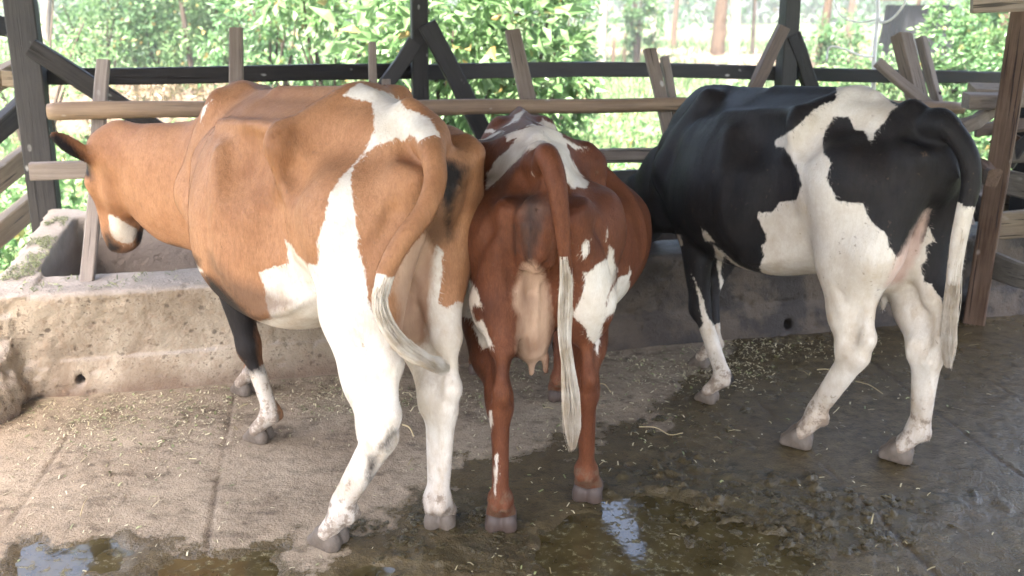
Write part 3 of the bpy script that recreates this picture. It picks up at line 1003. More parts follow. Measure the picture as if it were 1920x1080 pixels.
L_DEEP = leaf_mat('deep_leaf', (.012, .036, .016), (.032, .070, .034), .35)
L_GRASS = leaf_mat('grass_blade', (.030, .068, .020), (.070, .115, .045), .4)
L_DRY = leaf_mat('dry_leaf', (.06, .042, .026), (.13, .10, .06), .2)
B_GREY = bark('pale_bark', (.10, .088, .076), (.18, .162, .14))
B_BROWN = bark('brown_bark', (.030, .019, .012), (.068, .045, .030))
B_DARK = bark('dark_bark', (.020, .015, .011), (.045, .034, .026))

def clumps(c, r, n, per, spread, zmin=-1.0):
    """leaf places gathered in clumps through an ellipsoid, with gaps between"""
    d = unit(n) * (npr.rand(n, 1) ** .45) * np.array(r)
    d = d[d[:, 2] > zmin * r[2]]
    P = np.repeat(d, per, 0)
    off = npr.normal(size=P.shape) * spread
    o = P / (np.linalg.norm(P / np.array(r), axis=1)[:, None] + .2)
    out = o / (np.linalg.norm(o, axis=1)[:, None] + 1e-9) * .6 + off / (np.linalg.norm(off, axis=1)[:, None] + 1e-9) * .6
    return P + off + np.array(c), out

def stems(name, c, k, h, spread, r, mat, parent, seed):
    rr = random.Random(seed)
    bm = bmesh.new()
    for i in range(k):
        a = rr.uniform(0, 6.28); ln = h * rr.uniform(.6, 1.0); sp = spread * rr.uniform(.2, 1)
        pts = [(0.04 * math.cos(a), .04 * math.sin(a), -.1), (sp * .35 * math.cos(a), sp * .35 * math.sin(a), ln * .4), (sp * .7 * math.cos(a + .3), sp * .7 * math.sin(a + .3), ln * .75), (sp * math.cos(a + .4), sp * math.sin(a + .4), ln)]
        tube(bm, pts, r * rr.uniform(.7, 1.1), r * .25, 7, 9)
    return obj_bm(name, bm, mat, parent, smooth=True)

def tube(bm, pts, r0, r1, k=8, n=10, wob=0.0, seed=0):
    S = spline(pts, n + 1)
    prev = None
    for i, s in enumerate(S):
        t = S[min(i + 1, n)] - S[max(i - 1, 0)]; t = Vector(t).normalized()
        x = t.cross(Vector((.31, .87, .2))).normalized(); y = t.cross(x)
        q = r0 + (r1 - r0) * i / n
        ring = []
        for j in range(k):
            a = 6.2832 * j / k
            m = q * (1 + wob * mnoise.noise((math.cos(a) * 1.5 + seed, math.sin(a) * 1.5, i * .5)))
            ring.append(bm.verts.new(Vector(s) + (x * math.cos(a) + y * math.sin(a)) * m))
        if prev:
            for j in range(k): bm.faces.new((prev[j], prev[(j + 1) % k], ring[(j + 1) % k], ring[j]))
        prev = ring
    bm.faces.new(prev)

def gz(x, y): return float(ground_z(np.array([float(x)]), np.array([float(y)]))[0])

def bush(u, D, wid, hgt, n, per, size, mat, label, seed, asp=.5, spread=None, zc=.55, stem=B_DARK, flat=.45, name='bush'):
    x = (u - 960) / CAM_F * (D * CP + .4)
    z0 = gz(x, D)
    root = empty(name, (x, D, z0), 0, label=label, cat='bush', group='bushes beyond the shed')
    P, o = clumps((0, 0, hgt * zc), (wid, wid * .8, hgt * (1 - zc) * 1.02), int(n * .55), int(per * 1.7), spread or wid * .085)
    ok = P[:, 2] > .02
    link('foliage', leaf_mesh('foliage', P[ok], np.full(ok.sum(), size * 1.05), asp, flat, .3, o[ok]), mat, root, kind='stuff')
    stems('stem', (0, 0, 0), 6, hgt * .85, wid * .7, .03, stem, root, seed)
    return root
bush(60, 10.0, 1.0, 2.3, 60, 26, .075, L_PALE, 'yellow green feathery bush behind the left corner post', 1, .35)
bush(200, 15.5, 1.3, 2.4, 110, 26, .085, L_PALE, 'sunny pale green bush left of the first tall slat', 2)
bush(325, 16.0, 1.4, 2.6, 150, 30, .095, L_MID, 'dense rounded green bush between the first two slats', 3, .6)
bush(435, 15.0, 1.1, 2.6, 150, 30, .085, L_PALE, 'thick pale green bush right behind the second slat', 4, .6)
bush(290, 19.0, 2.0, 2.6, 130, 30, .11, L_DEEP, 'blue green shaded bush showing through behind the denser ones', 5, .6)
bush(520, 11.0, .9, 2.4, 75, 24, .105, L_MID, 'long leaved dark green bush behind the rump of the caramel cow', 6, .38)
bush(620, 9.6, .85, 2.5, 70, 24, .125, L_PALE, 'large leaved bright bush to the left of the short slat', 7, .42)
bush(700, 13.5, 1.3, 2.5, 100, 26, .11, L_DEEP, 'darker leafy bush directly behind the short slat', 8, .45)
front = bush(850, 8.0, .85, 2.3, 95, 22, .16, L_PALE, 'bush with the largest pale leaves behind the middle post and its brace', 9, .42, .14)
bush(985, 8.8, .62, 2.2, 90, 22, .14, L_PALE, 'bright big leaved bush behind the wide leaning slat', 10, .45)
bush(1045, 13.0, .55, 2.0, 90, 26, .09, L_MID, 'fine leaved bush at the edge of the open meadow', 11)
bush(1195, 24.0, .6, 2.4, 90, 30, .10, L_MID, 'bushy green shrub round the thin dark trunk in the meadow', 12)
bush(1640, 13.5, .85, 1.0, 90, 28, .085, L_PALE, 'leafy green bush in front of the black tarpaulin', 13)
bush(1795, 11.0, .55, 1.9, 100, 28, .085, L_PALE, 'tall leafy bush behind the thick pair of slats', 14)
bush(1840, 13.0, .6, 2.2, 120, 28, .085, L_MID, 'green bush at the left of the big rough trunk', 15)
bush(1950, 9.5, 1.2, 2.2, 110, 28, .085, L_MID, 'bush at the right edge behind the planks', 16)
bush(1560, 17.0, .7, 1.5, 80, 26, .09, L_MID, 'low round bush right of the third post', 17)
# some of the biggest leaves one by one
lp = leaf_mesh('leaf', np.zeros((1, 3)), np.array([.2]), .42, .9, 0.0)
lp.materials.append(L_PALE)
for i in range(130):
    a, el, q = rnd.uniform(0, 6.28), rnd.uniform(-.8, 1.0), rnd.uniform(.8, 1.05)
    o = link('leaf', lp, None, front)
    o.location = (1.0 * q * math.cos(a) * math.cos(el), .8 * q * math.sin(a) * math.cos(el), 1.25 + 1.0 * q * math.sin(el))
    o.rotation_euler = (rnd.uniform(-.7, .7), rnd.uniform(-.2, .9), rnd.uniform(0, 6.28))
    s = rnd.uniform(.7, 1.25); o.scale = (s, s, s)

# trees, each with its own trunk and crown
def tree(u, v, D, wpx, lean, mat, label, seed, crown=(1.8, 3.2), leafm=L_MID, n=70, per=22, size=.15, h=5.0, name='tree'):
    zc = D * CP + .4
    x = (u - 960) / CAM_F * zc
    z0 = gz(x, D)
    r = wpx / 2 / CAM_F * zc
    root = empty(name, (x, D, z0), 0, label=label, cat='tree', group='trees beyond the shed')
    rr = random.Random(seed)
    bm = bmesh.new()
    top = (lean * h, rr.uniform(-.3, .3), h)
    tube(bm, [(0, 0, -.2), (lean * h * .2 + rr.uniform(-.03, .03), 0, h * .2), (lean * h * .5 + rr.uniform(-.1, .1), 0, h * .5), top], r * 1.12, r * .55, 14, 26, .22, seed)
    for k in range(4):
        a = rr.uniform(0, 6.28); z = h * rr.uniform(.5, .85); s = z / h
        p = (lean * z, 0, z)
        tube(bm, [p, (p[0] + math.cos(a) * .6, math.sin(a) * .6, z + .6), (p[0] + math.cos(a) * 1.4, math.sin(a) * 1.4, z + 1.3)], r * .4, r * .12, 7, 8)
    obj_bm('trunk', bm, mat, root, smooth=True)
    P, o = clumps((lean * h, 0, h + crown[1] * .25), (crown[0], crown[0], crown[1] * .5), n, per, crown[0] * .12)
    link('crown', leaf_mesh('crown', P, np.full(len(P), size), .5, .5, .3, o), leafm, root, kind='stuff')
    return root
tree(1128, 112, 25, 17, .0, B_GREY, 'slim pale trunk standing alone in the meadow', 21)
tree(1192, 112, 26, 10, .0, B_DARK, 'thin dark trunk with leaves low down in the meadow', 22)
tree(1345, 108, 27, 28, -.01, B_BROWN, 'thick brown trunk beside the pale one near the third post', 23)
tree(1372, 155, 19, 22, .0, B_GREY, 'pale grey trunk in front of the thick brown one', 24)
tree(1412, 105, 29, 8, -.06, B_DARK, 'thin crooked dark trunk left of the third post', 25)
tree(1532, 128, 22, 17, .10, B_BROWN, 'leaning grey brown trunk right of the third post', 26)
tree(1704, 70, 26, 9, .02, B_BROWN, 'thin trunk standing before the black tarpaulin', 27)
tree(1872, 240, 11.5, 52, .01, B_BROWN, 'broad rough trunk beside the red brown corner post', 28, h=5)
tree(1264, 90, 34, 11, .0, B_BROWN, 'slender reddish trunk far back in the middle of the meadow', 29)
tree(60, 110, 14, 20, .28, B_GREY, 'sunlit pale trunk leaning right at the upper left', 30, leafm=L_PALE)
tree(372, 150, 14.5, 11, -.06, B_DARK, 'thin dark trunk among the bushes behind the second slat', 31)
tree(772, 60, 14, 14, -.25, B_GREY, 'pale slanting trunk left of the middle post', 32, leafm=L_PALE)
tree(1225, 85, 38, 9, .02, B_GREY, 'faint pale trunk far off between the meadow trees', 33)
tree(1590, 75, 40, 13, .0, B_BROWN, 'brown trunk far behind the pale twigs', 34)
# distant fence posts in the meadow
for k, (u, v, D) in enumerate(((1074, 108, 24), (1089, 118, 23), (1149, 112, 24), (1170, 108, 25))):
    x = (u - 960) / CAM_F * (D * CP + .4)
    bm = bmesh.new(); tube(bm, [(0, 0, -.1), (.01, 0, .4), (.02, 0, .82)], .05, .045, 8, 5)
    o = obj_bm('fence_post', bm, B_BROWN, None, smooth=True, label=('leftmost short brown fence post in the meadow', 'short brown fence post just left of the slim pale trunk', 'short fence post just right of the slim pale trunk', 'short fence post close to the thin dark trunk')[k], cat='post', group='posts in the meadow')
    o.location = (x, D, gz(x, D))

# the far wood that closes the view
P = []
for k in range(150):
    x = npr.uniform(-34, 34); y = npr.uniform(46, 62); z = npr.uniform(.2, 6)
    P.append((x, y, z))
P = np.repeat(np.array(P), 60, 0) + npr.normal(size=(150 * 60, 3)) * np.array([1.1, 1.0, .9])
P = P[P[:, 2] > 0]
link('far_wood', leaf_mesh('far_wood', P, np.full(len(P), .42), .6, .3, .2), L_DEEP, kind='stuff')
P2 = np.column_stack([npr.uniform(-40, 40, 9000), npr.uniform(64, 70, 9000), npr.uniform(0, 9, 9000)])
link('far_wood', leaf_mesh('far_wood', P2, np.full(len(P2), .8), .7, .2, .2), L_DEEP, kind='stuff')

# ground cover: broad weeds close behind the trough, grass further off
n = 15000
y = 5.75 + npr.rand(n) ** 1.5 * 13; x = (npr.rand(n) * 2 - 1) * (2.6 + y * .58)
hh = np.clip(fbm2(x * .9, y * .9, 3, 71) + .18, 0, 1) * .75 + .10
ok = (fbm2(x * 1.4, y * 1.4, 2, 72) > -.26)
x, y, hh = x[ok], y[ok], hh[ok]
z = ground_z(x, y) + hh * npr.rand(len(x)) ** .6
link('ground_cover', leaf_mesh('ground_cover', np.column_stack([x, y, z]), np.full(len(x), .12) , .62, .65, .05), L_PALE, kind='stuff')
n = 9000
y = 5.75 + npr.rand(n) ** 1.4 * 9; x = (npr.rand(n) * 2 - 1) * (2.6 + y * .58)
z = ground_z(x, y) + .03 + npr.rand(n) * .35
link('ground_cover', leaf_mesh('ground_cover', np.column_stack([x, y, z]), np.full(n, .075), .45, .5, .1), L_MID, kind='stuff')
n = 1500                                                        # weeds along the open left side
y = 2.0 + npr.rand(n) * 4.5; x = -3.25 - npr.rand(n) * 2.2
link('ground_cover', leaf_mesh('ground_cover', np.column_stack([x, y, ground_z(x, y) + npr.rand(n) * .4]), np.full(n, .10), .5, .5, .1), L_PALE, kind='stuff')
n = 26000
y = 6 + npr.rand(n) ** 1.3 * 34; x = (npr.rand(n) * 2 - 1) * (3 + y * .6)
gp = np.column_stack([x, y, ground_z(x, y) - .01])
o = np.tile(np.array([[0, 0, 1.6]]), (n, 1))
link('grass', leaf_mesh('grass', gp, .14 + .006 * y, .09, .1, -.2, o), L_GRASS, kind='stuff')
# dry brush on the bank at the left
n = 2200
a = npr.rand(n) * 6.28; q = np.sqrt(npr.rand(n))
bx_, by_ = -4.7 + 2.4 * q * np.cos(a), 13.0 + 1.0 * q * np.sin(a)
bz_ = ground_z(bx_, by_) + .55 * (1 - q * q) ** .8 + npr.rand(n) * .14
link('dry_brush', leaf_mesh('dry_brush', np.column_stack([bx_, by_, bz_]), np.full(n, .20), .10, .3, .0), L_DRY, kind='stuff')

# black tarpaulin shelter
def tarp():
    root = empty('tarpaulin_shelter', (8.6, 20.5, gz(8.6, 20.5)), 0.1, label='black plastic tarpaulin shelter with a grey tin lid in the bushes', cat='shelter')
    N = NT('black_tarpaulin'); p = N.coord('Object')
    N.base((.006, .0065, .008), .5, N.bump(N.noise(N.mapping(p, (6, 6, 1)), 2, 4, .6), .5, .05), .2)
    nx, nz = 60, 16
    V, Fq = [], []
    per = [(-.55, -.5), (.55, -.5), (.55, .5), (-.55, .5)]
    for k in range(nz + 1):
        zz = 1.75 * k / nz
        for i in range(nx):
            s = 4.0 * i / nx; e = int(s); t = s - e
            a, b = per[e % 4], per[(e + 1) % 4]
            px_, py_ = a[0] + (b[0] - a[0]) * t, a[1] + (b[1] - a[1]) * t
            w = .035 * math.sin(i * 1.7 + zz * 1.3) + .03 * math.sin(i * .6 - zz * 2.2)
            f = 1 + w + .10 * (1 - k / nz)
            V.append((px_ * f, py_ * f, zz - .1))
    for k in range(nz):
        for i in range(nx):
            j = (i + 1) % nx
            Fq.append((k * nx + i, k * nx + j, (k + 1) * nx + j, (k + 1) * nx + i))
    link('tarpaulin', mesh_np('tarpaulin', np.array(V), np.array(Fq)), N.m, root)
    bm = bmesh.new()
    bmesh.ops.create_cube(bm, size=1)
    for v in bm.verts: v.co = (v.co.x * 1.4, v.co.y * 1.3, 1.80 + v.co.z * .06 + v.co.x * .06)
    obj_bm('lid', bm, M_TIN, root)
tarp()

# pale dead twigs close behind the trough
bm = bmesh.new()
tw = lambda *q: [tuple(at(u, v, D)) for u, v, D in q]
tube(bm, tw((1648, -60, 6.6), (1645, 40, 6.5), (1639, 110, 6.4), (1636, 260, 6.3), (1632, 380, 6.25)), .012, .016, 8, 16)
tube(bm, tw((1640, 107, 6.42), (1612, 104, 6.3), (1585, 93, 6.2), (1556, 88, 6.15), (1549, 115, 6.1)), .009, .006, 6, 14)
tube(bm, tw((1645, 34, 6.5), (1657, 42, 6.45), (1676, 32, 6.4), (1697, 4, 6.35), (1703, -30, 6.3)), .010, .006, 6, 14)
tube(bm, tw((1645, 36, 6.5), (1610, 42, 6.6), (1575, 28, 6.7), (1560, -10, 6.8)), .007, .004, 6, 12)
B_WHITE = bark('bleached_twig', (.62, .60, .56), (.74, .72, .68))
obj_bm('dead_sapling', bm, B_WHITE, None, smooth=True, label='bleached bare sapling with crooked twigs behind the trough', cat='sapling')
# ------------------------------------------------------------------ cows
BASE = [  # x, centre height, half profile (y, z) from back line to belly line, hips 1.30 high
    (-0.185, 1.075, [(0, 1.10), (.012, 1.095), (.02, 1.085), (.025, 1.075), (.02, 1.065), (.012, 1.055), (0, 1.05)]),
    (-0.165, 1.075, [(0, 1.15), (.025, 1.145), (.05, 1.12), (.07, 1.09), (.06, 1.04), (.035, 1.01), (0, 1.0)]),
    (-0.13, 1.08, [(0, 1.195), (.045, 1.185), (.085, 1.15), (.12, 1.10), (.105, 1.03), (.06, .98), (0, .96)]),
    (-0.06, 1.06, [(0, 1.238), (.045, 1.225), (.105, 1.165), (.145, 1.10), (.14, 1.02), (.09, .93), (0, .88)]),
    (0.05, 1.02, [(0, 1.27), (.05, 1.255), (.13, 1.185), (.185, 1.09), (.19, .98), (.14, .84), (0, .78)]),
    (0.20, 0.98, [(0, 1.295), (.055, 1.28), (.16, 1.22), (.215, 1.13), (.215, .98), (.19, .80), (.1, .69), (0, .66)]),
    (0.34, 0.95, [(0, 1.302), (.06, 1.288), (.18, 1.245), (.235, 1.19), (.235, 1.02), (.25, .82), (.17, .63), (0, .59)]),
    (0.50, 0.93, [(0, 1.292), (.06, 1.275), (.18, 1.225), (.25, 1.12), (.315, .95), (.335, .78), (.24, .585), (0, .53)]),
    (0.72, 0.91, [(0, 1.28), (.06, 1.26), (.19, 1.19), (.30, 1.07), (.375, .90), (.36, .71), (.24, .55), (0, .505)]),
    (0.92, 0.92, [(0, 1.282), (.055, 1.255), (.17, 1.17), (.275, 1.04), (.325, .88), (.31, .71), (.2, .57), (0, .535)]),
    (1.08, 0.95, [(0, 1.298), (.05, 1.26), (.13, 1.16), (.21, 1.02), (.25, .86), (.225, .71), (.13, .61), (0, .585)]),
    (1.22, 0.96, [(0, 1.28), (.045, 1.235), (.11, 1.12), (.175, 1.0), (.20, .86), (.165, .73), (.09, .65), (0, .63)]),
    (1.34, 0.94, [(0, 1.2), (.04, 1.165), (.09, 1.08), (.13, .96), (.14, .84), (.11, .73), (.06, .68), (0, .665)]),
    (1.42, 0.93, [(0, 1.06), (.03, 1.05), (.06, 1.0), (.08, .95), (.08, .86), (.07, .80), (.04, .77), (0, .76)]),
]

def v3(*a): return np.array(a, float)

def build_body(c):
    """the cow's whole skin, tail, udder and ears in one surface, in the cow's own frame: x forward, y to its left, z up"""
    S = c['scale']
    LEN = c.get('len', 1.0)
    roll, lean = c.get('roll', 0.0), c.get('lean', 0.0)
    def warp(X, Y, Z):
        w = np.clip((Z / S - 0.45) / 0.5, 0, 1); w = w * w * (3 - 2 * w)
        u = np.clip(1 - (X / S - 0.15) / 0.8, 0, 1); u = u * u * (3 - 2 * u)
        bx = c.get('bend', 0.0) * np.clip(X / S - 0.3, 0, .95) ** 2
        Xn = X / S
        Xn = np.where(Xn > .34, .34 + (Xn - .34) / LEN, Xn)
        return Xn + 0 * Y * Z, (Y - lean * w) / S - bx + 0 * X * Z, Z / S - roll * Y / S * w * u
    def nom(p):
        return np.array([float(q) for q in warp(np.float64(p[0]), np.float64(p[1]), np.float64(p[2]))])
    F = Field(c['lo'], c['hi'], c.get('h', 0.009), warp)
    def inv(x, y, z):
        xr = (x if x <= .34 else .34 + (x - .34) * LEN) * S
        return xr, S * (y + c.get('bend', 0.0) * min(max(xr / S - .3, 0), .95) ** 2), S * z
    F.inv = inv
    bw, bd = c.get('belly_w', 1.0), c.get('belly_d', 0.0)
    st = []
    for x, zc, prof in BASE:
        g = math.exp(-((x - .68) / .34) ** 2)
        pr = []
        for y, z in prof:
            kk = max(0.0, min(1.0, (1.18 - z) / .25))
            lowk = max(0.0, (zc - z) / (zc - prof[-1][1])) if z < zc else 0
            top = c.get('sag', 0.0) * math.exp(-((x - .8) / .25) ** 2) if z > zc else 0
            rise = c.get('withers', 0.0) * min(1, max(0, (x - .8) / .3)) if z > zc else 0
            pr.append((y * (1 + (bw - 1) * g * kk) * (1 + (c.get('chest_w', 1.0) - 1) * min(1, max(0, (x - .75) / .25)) * kk), z - bd * g * lowk - top + rise + c.get('chest_up', 0.0) * lowk * min(1, max(0, (x - .6) / .4))))
        st.append((x, zc, pr))
    F.loft(st, 0.0)
    # rump bones
    for s in (1, -1):
        F.ell((.345, c.get('hook', .225) * s, c.get('hookz', 1.205)), (.055, .042, .05), .05)                # hook
        F.cone((.345, (c.get('hook', .225) - .01) * s, c.get('hookz', 1.205)), (.28, .04 * s, 1.285), .03, .03, .05)
        F.cone((-.135, .105 * s, 1.125), (-.08, .115 * s, 1.13), c.get('pin', .033), c.get('pin', .033) + .005, .06)     # pin
        F.ell((.10, .195 * s, 1.03), (.10, .06, .11), .08)                    # thurl
    F.cone((-.10, 0, 1.205), (.02, 0, 1.262), .034, .036, .05)               # tail head
    # hollows beside the tail head, before the hooks, and the flank
    for s in (1, -1):
        fo = c.get('fossa', 1.0)
        F.ell((-.105, .07 * s, 1.20), (.07 * fo, .03 * fo, .04 * fo), .05, sub=True)
        F.ell((.13, .185 * s, 1.205), (.12, .05, .045), .10, sub=True)
        F.ell((.50, .30 * s, 1.14), (.10, .07, .085), .12, sub=True)
        F.cone((.36, .33 * s, .98), (.40, .36 * s, .80), .05, .05, .10, sub=True)
    for s in (1, -1):
        F.ell((.50, .285 * s, 1.13), (.09, .055, .07), .07, sub=True)
        F.ell((.24, .235 * s, 1.125), (.075, .04, .05), .06, sub=True)
    # ridge of the back
    F.cone((.20, 0, 1.287), (.75, 0, 1.262), .02, .018, .05)
    # hind legs
    for key, s in (('hl', 1), ('hr', -1)):
        L = c[key]
        hip, sti = v3(.11, .165 * s, 1.0), v3(*L['stifle'])
        hock, fet, toe = nom(L['hock']), nom(L['fet']), nom(L['toe'])
        tw = L.get('tw', 1.0)
        F.cone(hip, sti, .145 * tw, .10, .08, (0, 1, 0), 1.25)
        kn = hock + (sti - hock) * .62
        F.cone(v3(-.085, .085 * s, 1.06), v3(-.045, .5 * (.115 * s + hock[1]) + .015 * s, .80), .058, .075 * tw, .06)
        F.cone(v3(-.02, .115 * s, 1.0), v3(.0, .5 * (.13 * s + hock[1]), .74), .10 * tw, .085 * tw, .07)
        mid = v3(*(hock + v3(.0, .5 * (.10 * s - hock[1]) * .5, .19)))
        F.cone(v3(-.045, .5 * (.115 * s + hock[1]) + .01 * s, .80), mid, .075, .046, .05)
        F.cone(sti, hock + (sti - hock) * .38 + v3(.005, 0, .0), .095, .072, .06, (0, 1, 0), 1.1)
        F.cone(hock + (sti - hock) * .42, hock + v3(.02, 0, .02), .074, .052, .04, (0, 1, 0), 1.3)
        F.cone(.5 * (mid + kn), hock + v3(-.03, 0, .05), .055, .045, .03, (0, 1, 0), 3.0)
        ten = hock + v3(-.066, 0, .03)
        F.cone(mid + v3(-.02, 0, 0), ten + v3(0, 0, .02), .028, .018, .035)      # hamstring cord
        F.cone(ten + v3(0, 0, .03), ten + v3(.02, 0, -.04), .026, .024, .03)    # point of hock
        F.ell(hock + v3(.0, 0, -.01), (.062, .043, .065), .03)
        F.cone(hock + v3(-.005, 0, -.03), fet + v3(0, 0, .03), .046, .034, .03, (0, 1, 0), 1.32)
        F.cone(hock + v3(-.045, 0, -.02), fet + v3(-.025, 0, .03), .022, .017, .025)
        F.ell(fet, (.042, .039, .040), .025)
        for q in (1, -1):
            F.ell(fet - v3(*L['dir']) * .034 + v3(-L['dir'][1], L['dir'][0], 0) * .016 * q - v3(0, 0, .016), (.015, .014, .02), .012)    # dewclaws
            dr = v3(*L['dir']); pp = v3(-dr[1], dr[0], 0)
            lt = toe - dr * .018 + pp * .024 * q + v3(0, 0, .054)
            F.cone(fet + pp * .008 * q - v3(0, 0, .01), lt, .033, .028, .02)
    # shoulder and fore legs
    for key, s in (('fl', 1), ('fr', -1)):
        L = c[key]
        elb, kne, fet, toe = v3(*L['elbow']), nom(L['knee']), nom(L['fet']), nom(L['toe'])
        F.cone((1.11, .10 * s, 1.2), (1.26, .165 * s, .92), .055, .085, .07, (0, 1, 0), 1.2)
        F.ell((1.29, .165 * s, .88), (.07, .055, .08), .06)
        F.cone((1.25, .17 * s, .88), elb, .085, .075, .06)
        F.cone(v3(1.05, .15 * s, 1.02), elb + v3(-.02, 0, .03), .07, .06, .09)
        F.cone(elb, kne, .090, .046, .05, (0, 1, 0), 1.15)
        F.ell(kne + v3(.006, 0, 0), (.048, .043, .058), .03)
        F.cone(kne, fet, .040, .033, .025, (0, 1, 0), 1.22)
        F.cone(kne + v3(-.015, 0, -.03), fet + v3(-.018, 0, .03), .018, .015, .02)
        F.ell(fet, (.036, .037, .036), .025)
        for q in (1, -1):
            F.ell(fet - v3(*L['dir']) * .034 + v3(-L['dir'][1], L['dir'][0], 0) * .016 * q - v3(0, 0, .014), (.015, .014, .02), .012)
            dr = v3(*L['dir']); pp = v3(-dr[1], dr[0], 0)
            lt = toe - dr * .018 + pp * .024 * q + v3(0, 0, .054)
            F.cone(fet + pp * .008 * q - v3(0, 0, .01), lt, .032, .027, .02)
    F.cone((1.25, 0, .70), (1.05, 0, .605), .075, .07, .08)                   # brisket
    # neck
    poll, face, up = nom(c['poll']), v3(*c['face']), v3(*c['headup'])
    face /= np.linalg.norm(face); side = np.cross(up, face); side /= np.linalg.norm(side); up = np.cross(face, side)
    nb = v3(1.22, c.get('nb_y', 0.0), 1.03 + c.get('nb_z', 0.0))
    nd = poll - nb
    nside = np.cross(v3(0, 0, 1), nd); nside /= np.linalg.norm(nside)
    nm = nb + nd * .55 + v3(0, 0, c.get('neck_arch', .02))
    nr = c.get('neck_r', 1.0)
    F.cone(nb + v3(-.06, 0, 0), nm, .215 * nr, .165 * nr, .09, nside, 1.45 * nr)
    F.cone(nm, poll + face * .06 - up * .10, .165 * nr, .125 * nr, .08, nside, 1.30 * nr)
    F.cone(nb + v3(-.1, 0, .17), nm + v3(0, 0, .10), .045, .03, .08)          # crest
    F.cone(nb + v3(.05, 0, -.20), nm + v3(0, 0, -.13), .05, .03, .07)         # dewlap
    if 'flare' in c:
        a, b, r0, r1, ffl = c['flare']
        F.cone(a, b, r0, r1, .10, nside, ffl)
    for q in c.get('folds', []):
        F.cone(q[0], q[1], q[2], q[3], .045)
    # head
    hs = c.get('head_s', 1.0)
    hp = lambda f, u, w=0.0: poll + (face * f + up * u + side * w) * hs
    for s in (1, -1):
        F.cone(hp(.0, -.03, .055 * s), hp(.17, -.015, .062 * s), .055, .05, .05)
        F.cone(hp(.17, -.015, .062 * s), hp(.42, -.03, .03 * s), .045, .042, .05)
        F.cone(hp(.06, -.15, .05 * s), hp(.20, -.13, .055 * s), .07, .055, .05)
        F.cone(hp(.20, -.13, .055 * s), hp(.43, -.085, .025 * s), .05, .034, .05)
        F.ell(hp(.155, -.012, .095 * s), (.03, .03, .03), .03)
        F.ell(hp(.475, -.025, .036 * s), (.022, .02, .02), .02)
        F.ell(hp(.487, -.022, .042 * s), (.012, .011, .011), .012, sub=True)
    F.ell(hp(.02, .012), (.06, .06, .05), .04)
    F.cone(hp(.40, -.045), hp(.455, -.05), .058, .050, .05)
    F.cone(hp(.38, -.10), hp(.44, -.105), .042, .035, .02)
    # ears
    for s, key in ((1, 'earl'), (-1, 'earr')):
        root = hp(.05, -.045, .10 * s)
        tip = root + v3(*c[key])
        d = tip - root; L = np.linalg.norm(d); d /= L
        n = v3(*c.get('earn', (0, 0, 1))); n = n - d * (n @ d); n /= np.linalg.norm(n)
        b = np.cross(d, n)
        F.cone(root - d * .03, root + d * .05, .03, .026, .03)
        F.ell(root + d * L * .52, (L * .5, .046, .016), .015, rot=(d, b, n))
        F.ell(root + d * L * .56 + n * .016, (L * .38, .030, .013), .012, rot=(d, b, n), sub=True)
    # udder
    ud = c.get('udder')
    if ud:
        for cc, rr in ud['lobes']:
            F.ell(cc, rr, .05)
        for t0, t1 in ud['teats']:
            F.cone(t0, t1, .014, .0105, .015)
    for fn in c.get('extra', []):
        fn(F)
    # soft relief under the skin
    bony = c.get('bony', .85)
    for s in (1, -1):
        F.relief([(.36, .19 * s, 1.235), (.60, .20 * s, 1.225), (.84, .20 * s, 1.19)], .03, .014 * bony)      # ends of the loin bones
        F.relief([(.40, .24 * s, 1.16), (.60, .27 * s, 1.14)], .05, -.016 * bony)
        F.relief([(.345, .235 * s, 1.19), (.28, .245 * s, 1.05), (.24, .235 * s, .90)], .035, .016 * bony)    # hip to stifle
        F.relief([(.40, .27 * s, 1.08), (.36, .28 * s, .92)], .05, -.014 * bony)
        F.relief([(.70, .27 * s, 1.13), (.62, .335 * s * bw, 1.0), (.58, .35 * s * bw, .82), (.52, .34 * s * bw, .68)], .035, .013 * bony)   # last rib and paunch
        F.relief([(.24, .23 * s, .72), (.36, .25 * s, .665), (.50, .27 * s, .64)], .03, .016 * bony)          # flank fold
        F.relief([(.28, .25 * s, .62), (.45, .27 * s, .59)], .035, -.012 * bony)
        F.relief([(-.10, .165 * s, 1.05), (-.04, .20 * s, .92), (.0, .20 * s, .78)], .028, -.014 * bony)      # furrow down the thigh
        F.relief([(.10, .24 * s, .98), (.06, .23 * s, .80)], .06, .010 * bony)
        F.relief([(-.155, .055 * s, 1.06), (-.12, .05 * s, .95), (-.08, .05 * s, .84)], .022, -.010 * bony)
        F.relief([(1.22, .11 * s, 1.19), (1.30, .165 * s, 1.02), (1.33, .185 * s, .88), (1.28, .18 * s, .76)], .022, .014 * bony)   # shoulder edge
        F.relief([(1.38, .12 * s, 1.10), (1.42, .15 * s, .95), (1.40, .14 * s, .80)], .03, -.007 * bony)
        F.relief([(1.46, .12 * s, 1.05), (1.50, .14 * s, .92), (1.48, .12 * s, .80)], .016, .007 * bony)
        for i in range(c.get('ribs', 0)):
            x = .74 + .075 * i
            wb = bw * (1 - .06 * i)
            F.relief([(x, .24 * s * wb, 1.13), (x - .03, .32 * s * wb, 1.0), (x - .06, .345 * s * wb, .85)], .022, .006 * bony)
        F.relief([(1.05, .14 * s, 1.22), (1.10, .20 * s, 1.05), (1.06, .23 * s, .88)], .045, -.007 * bony)    # behind the shoulder
        F.relief([(1.14, .09 * s, 1.24), (1.20, .15 * s, 1.08), (1.25, .19 * s, .93)], .03, .010 * bony)      # blade
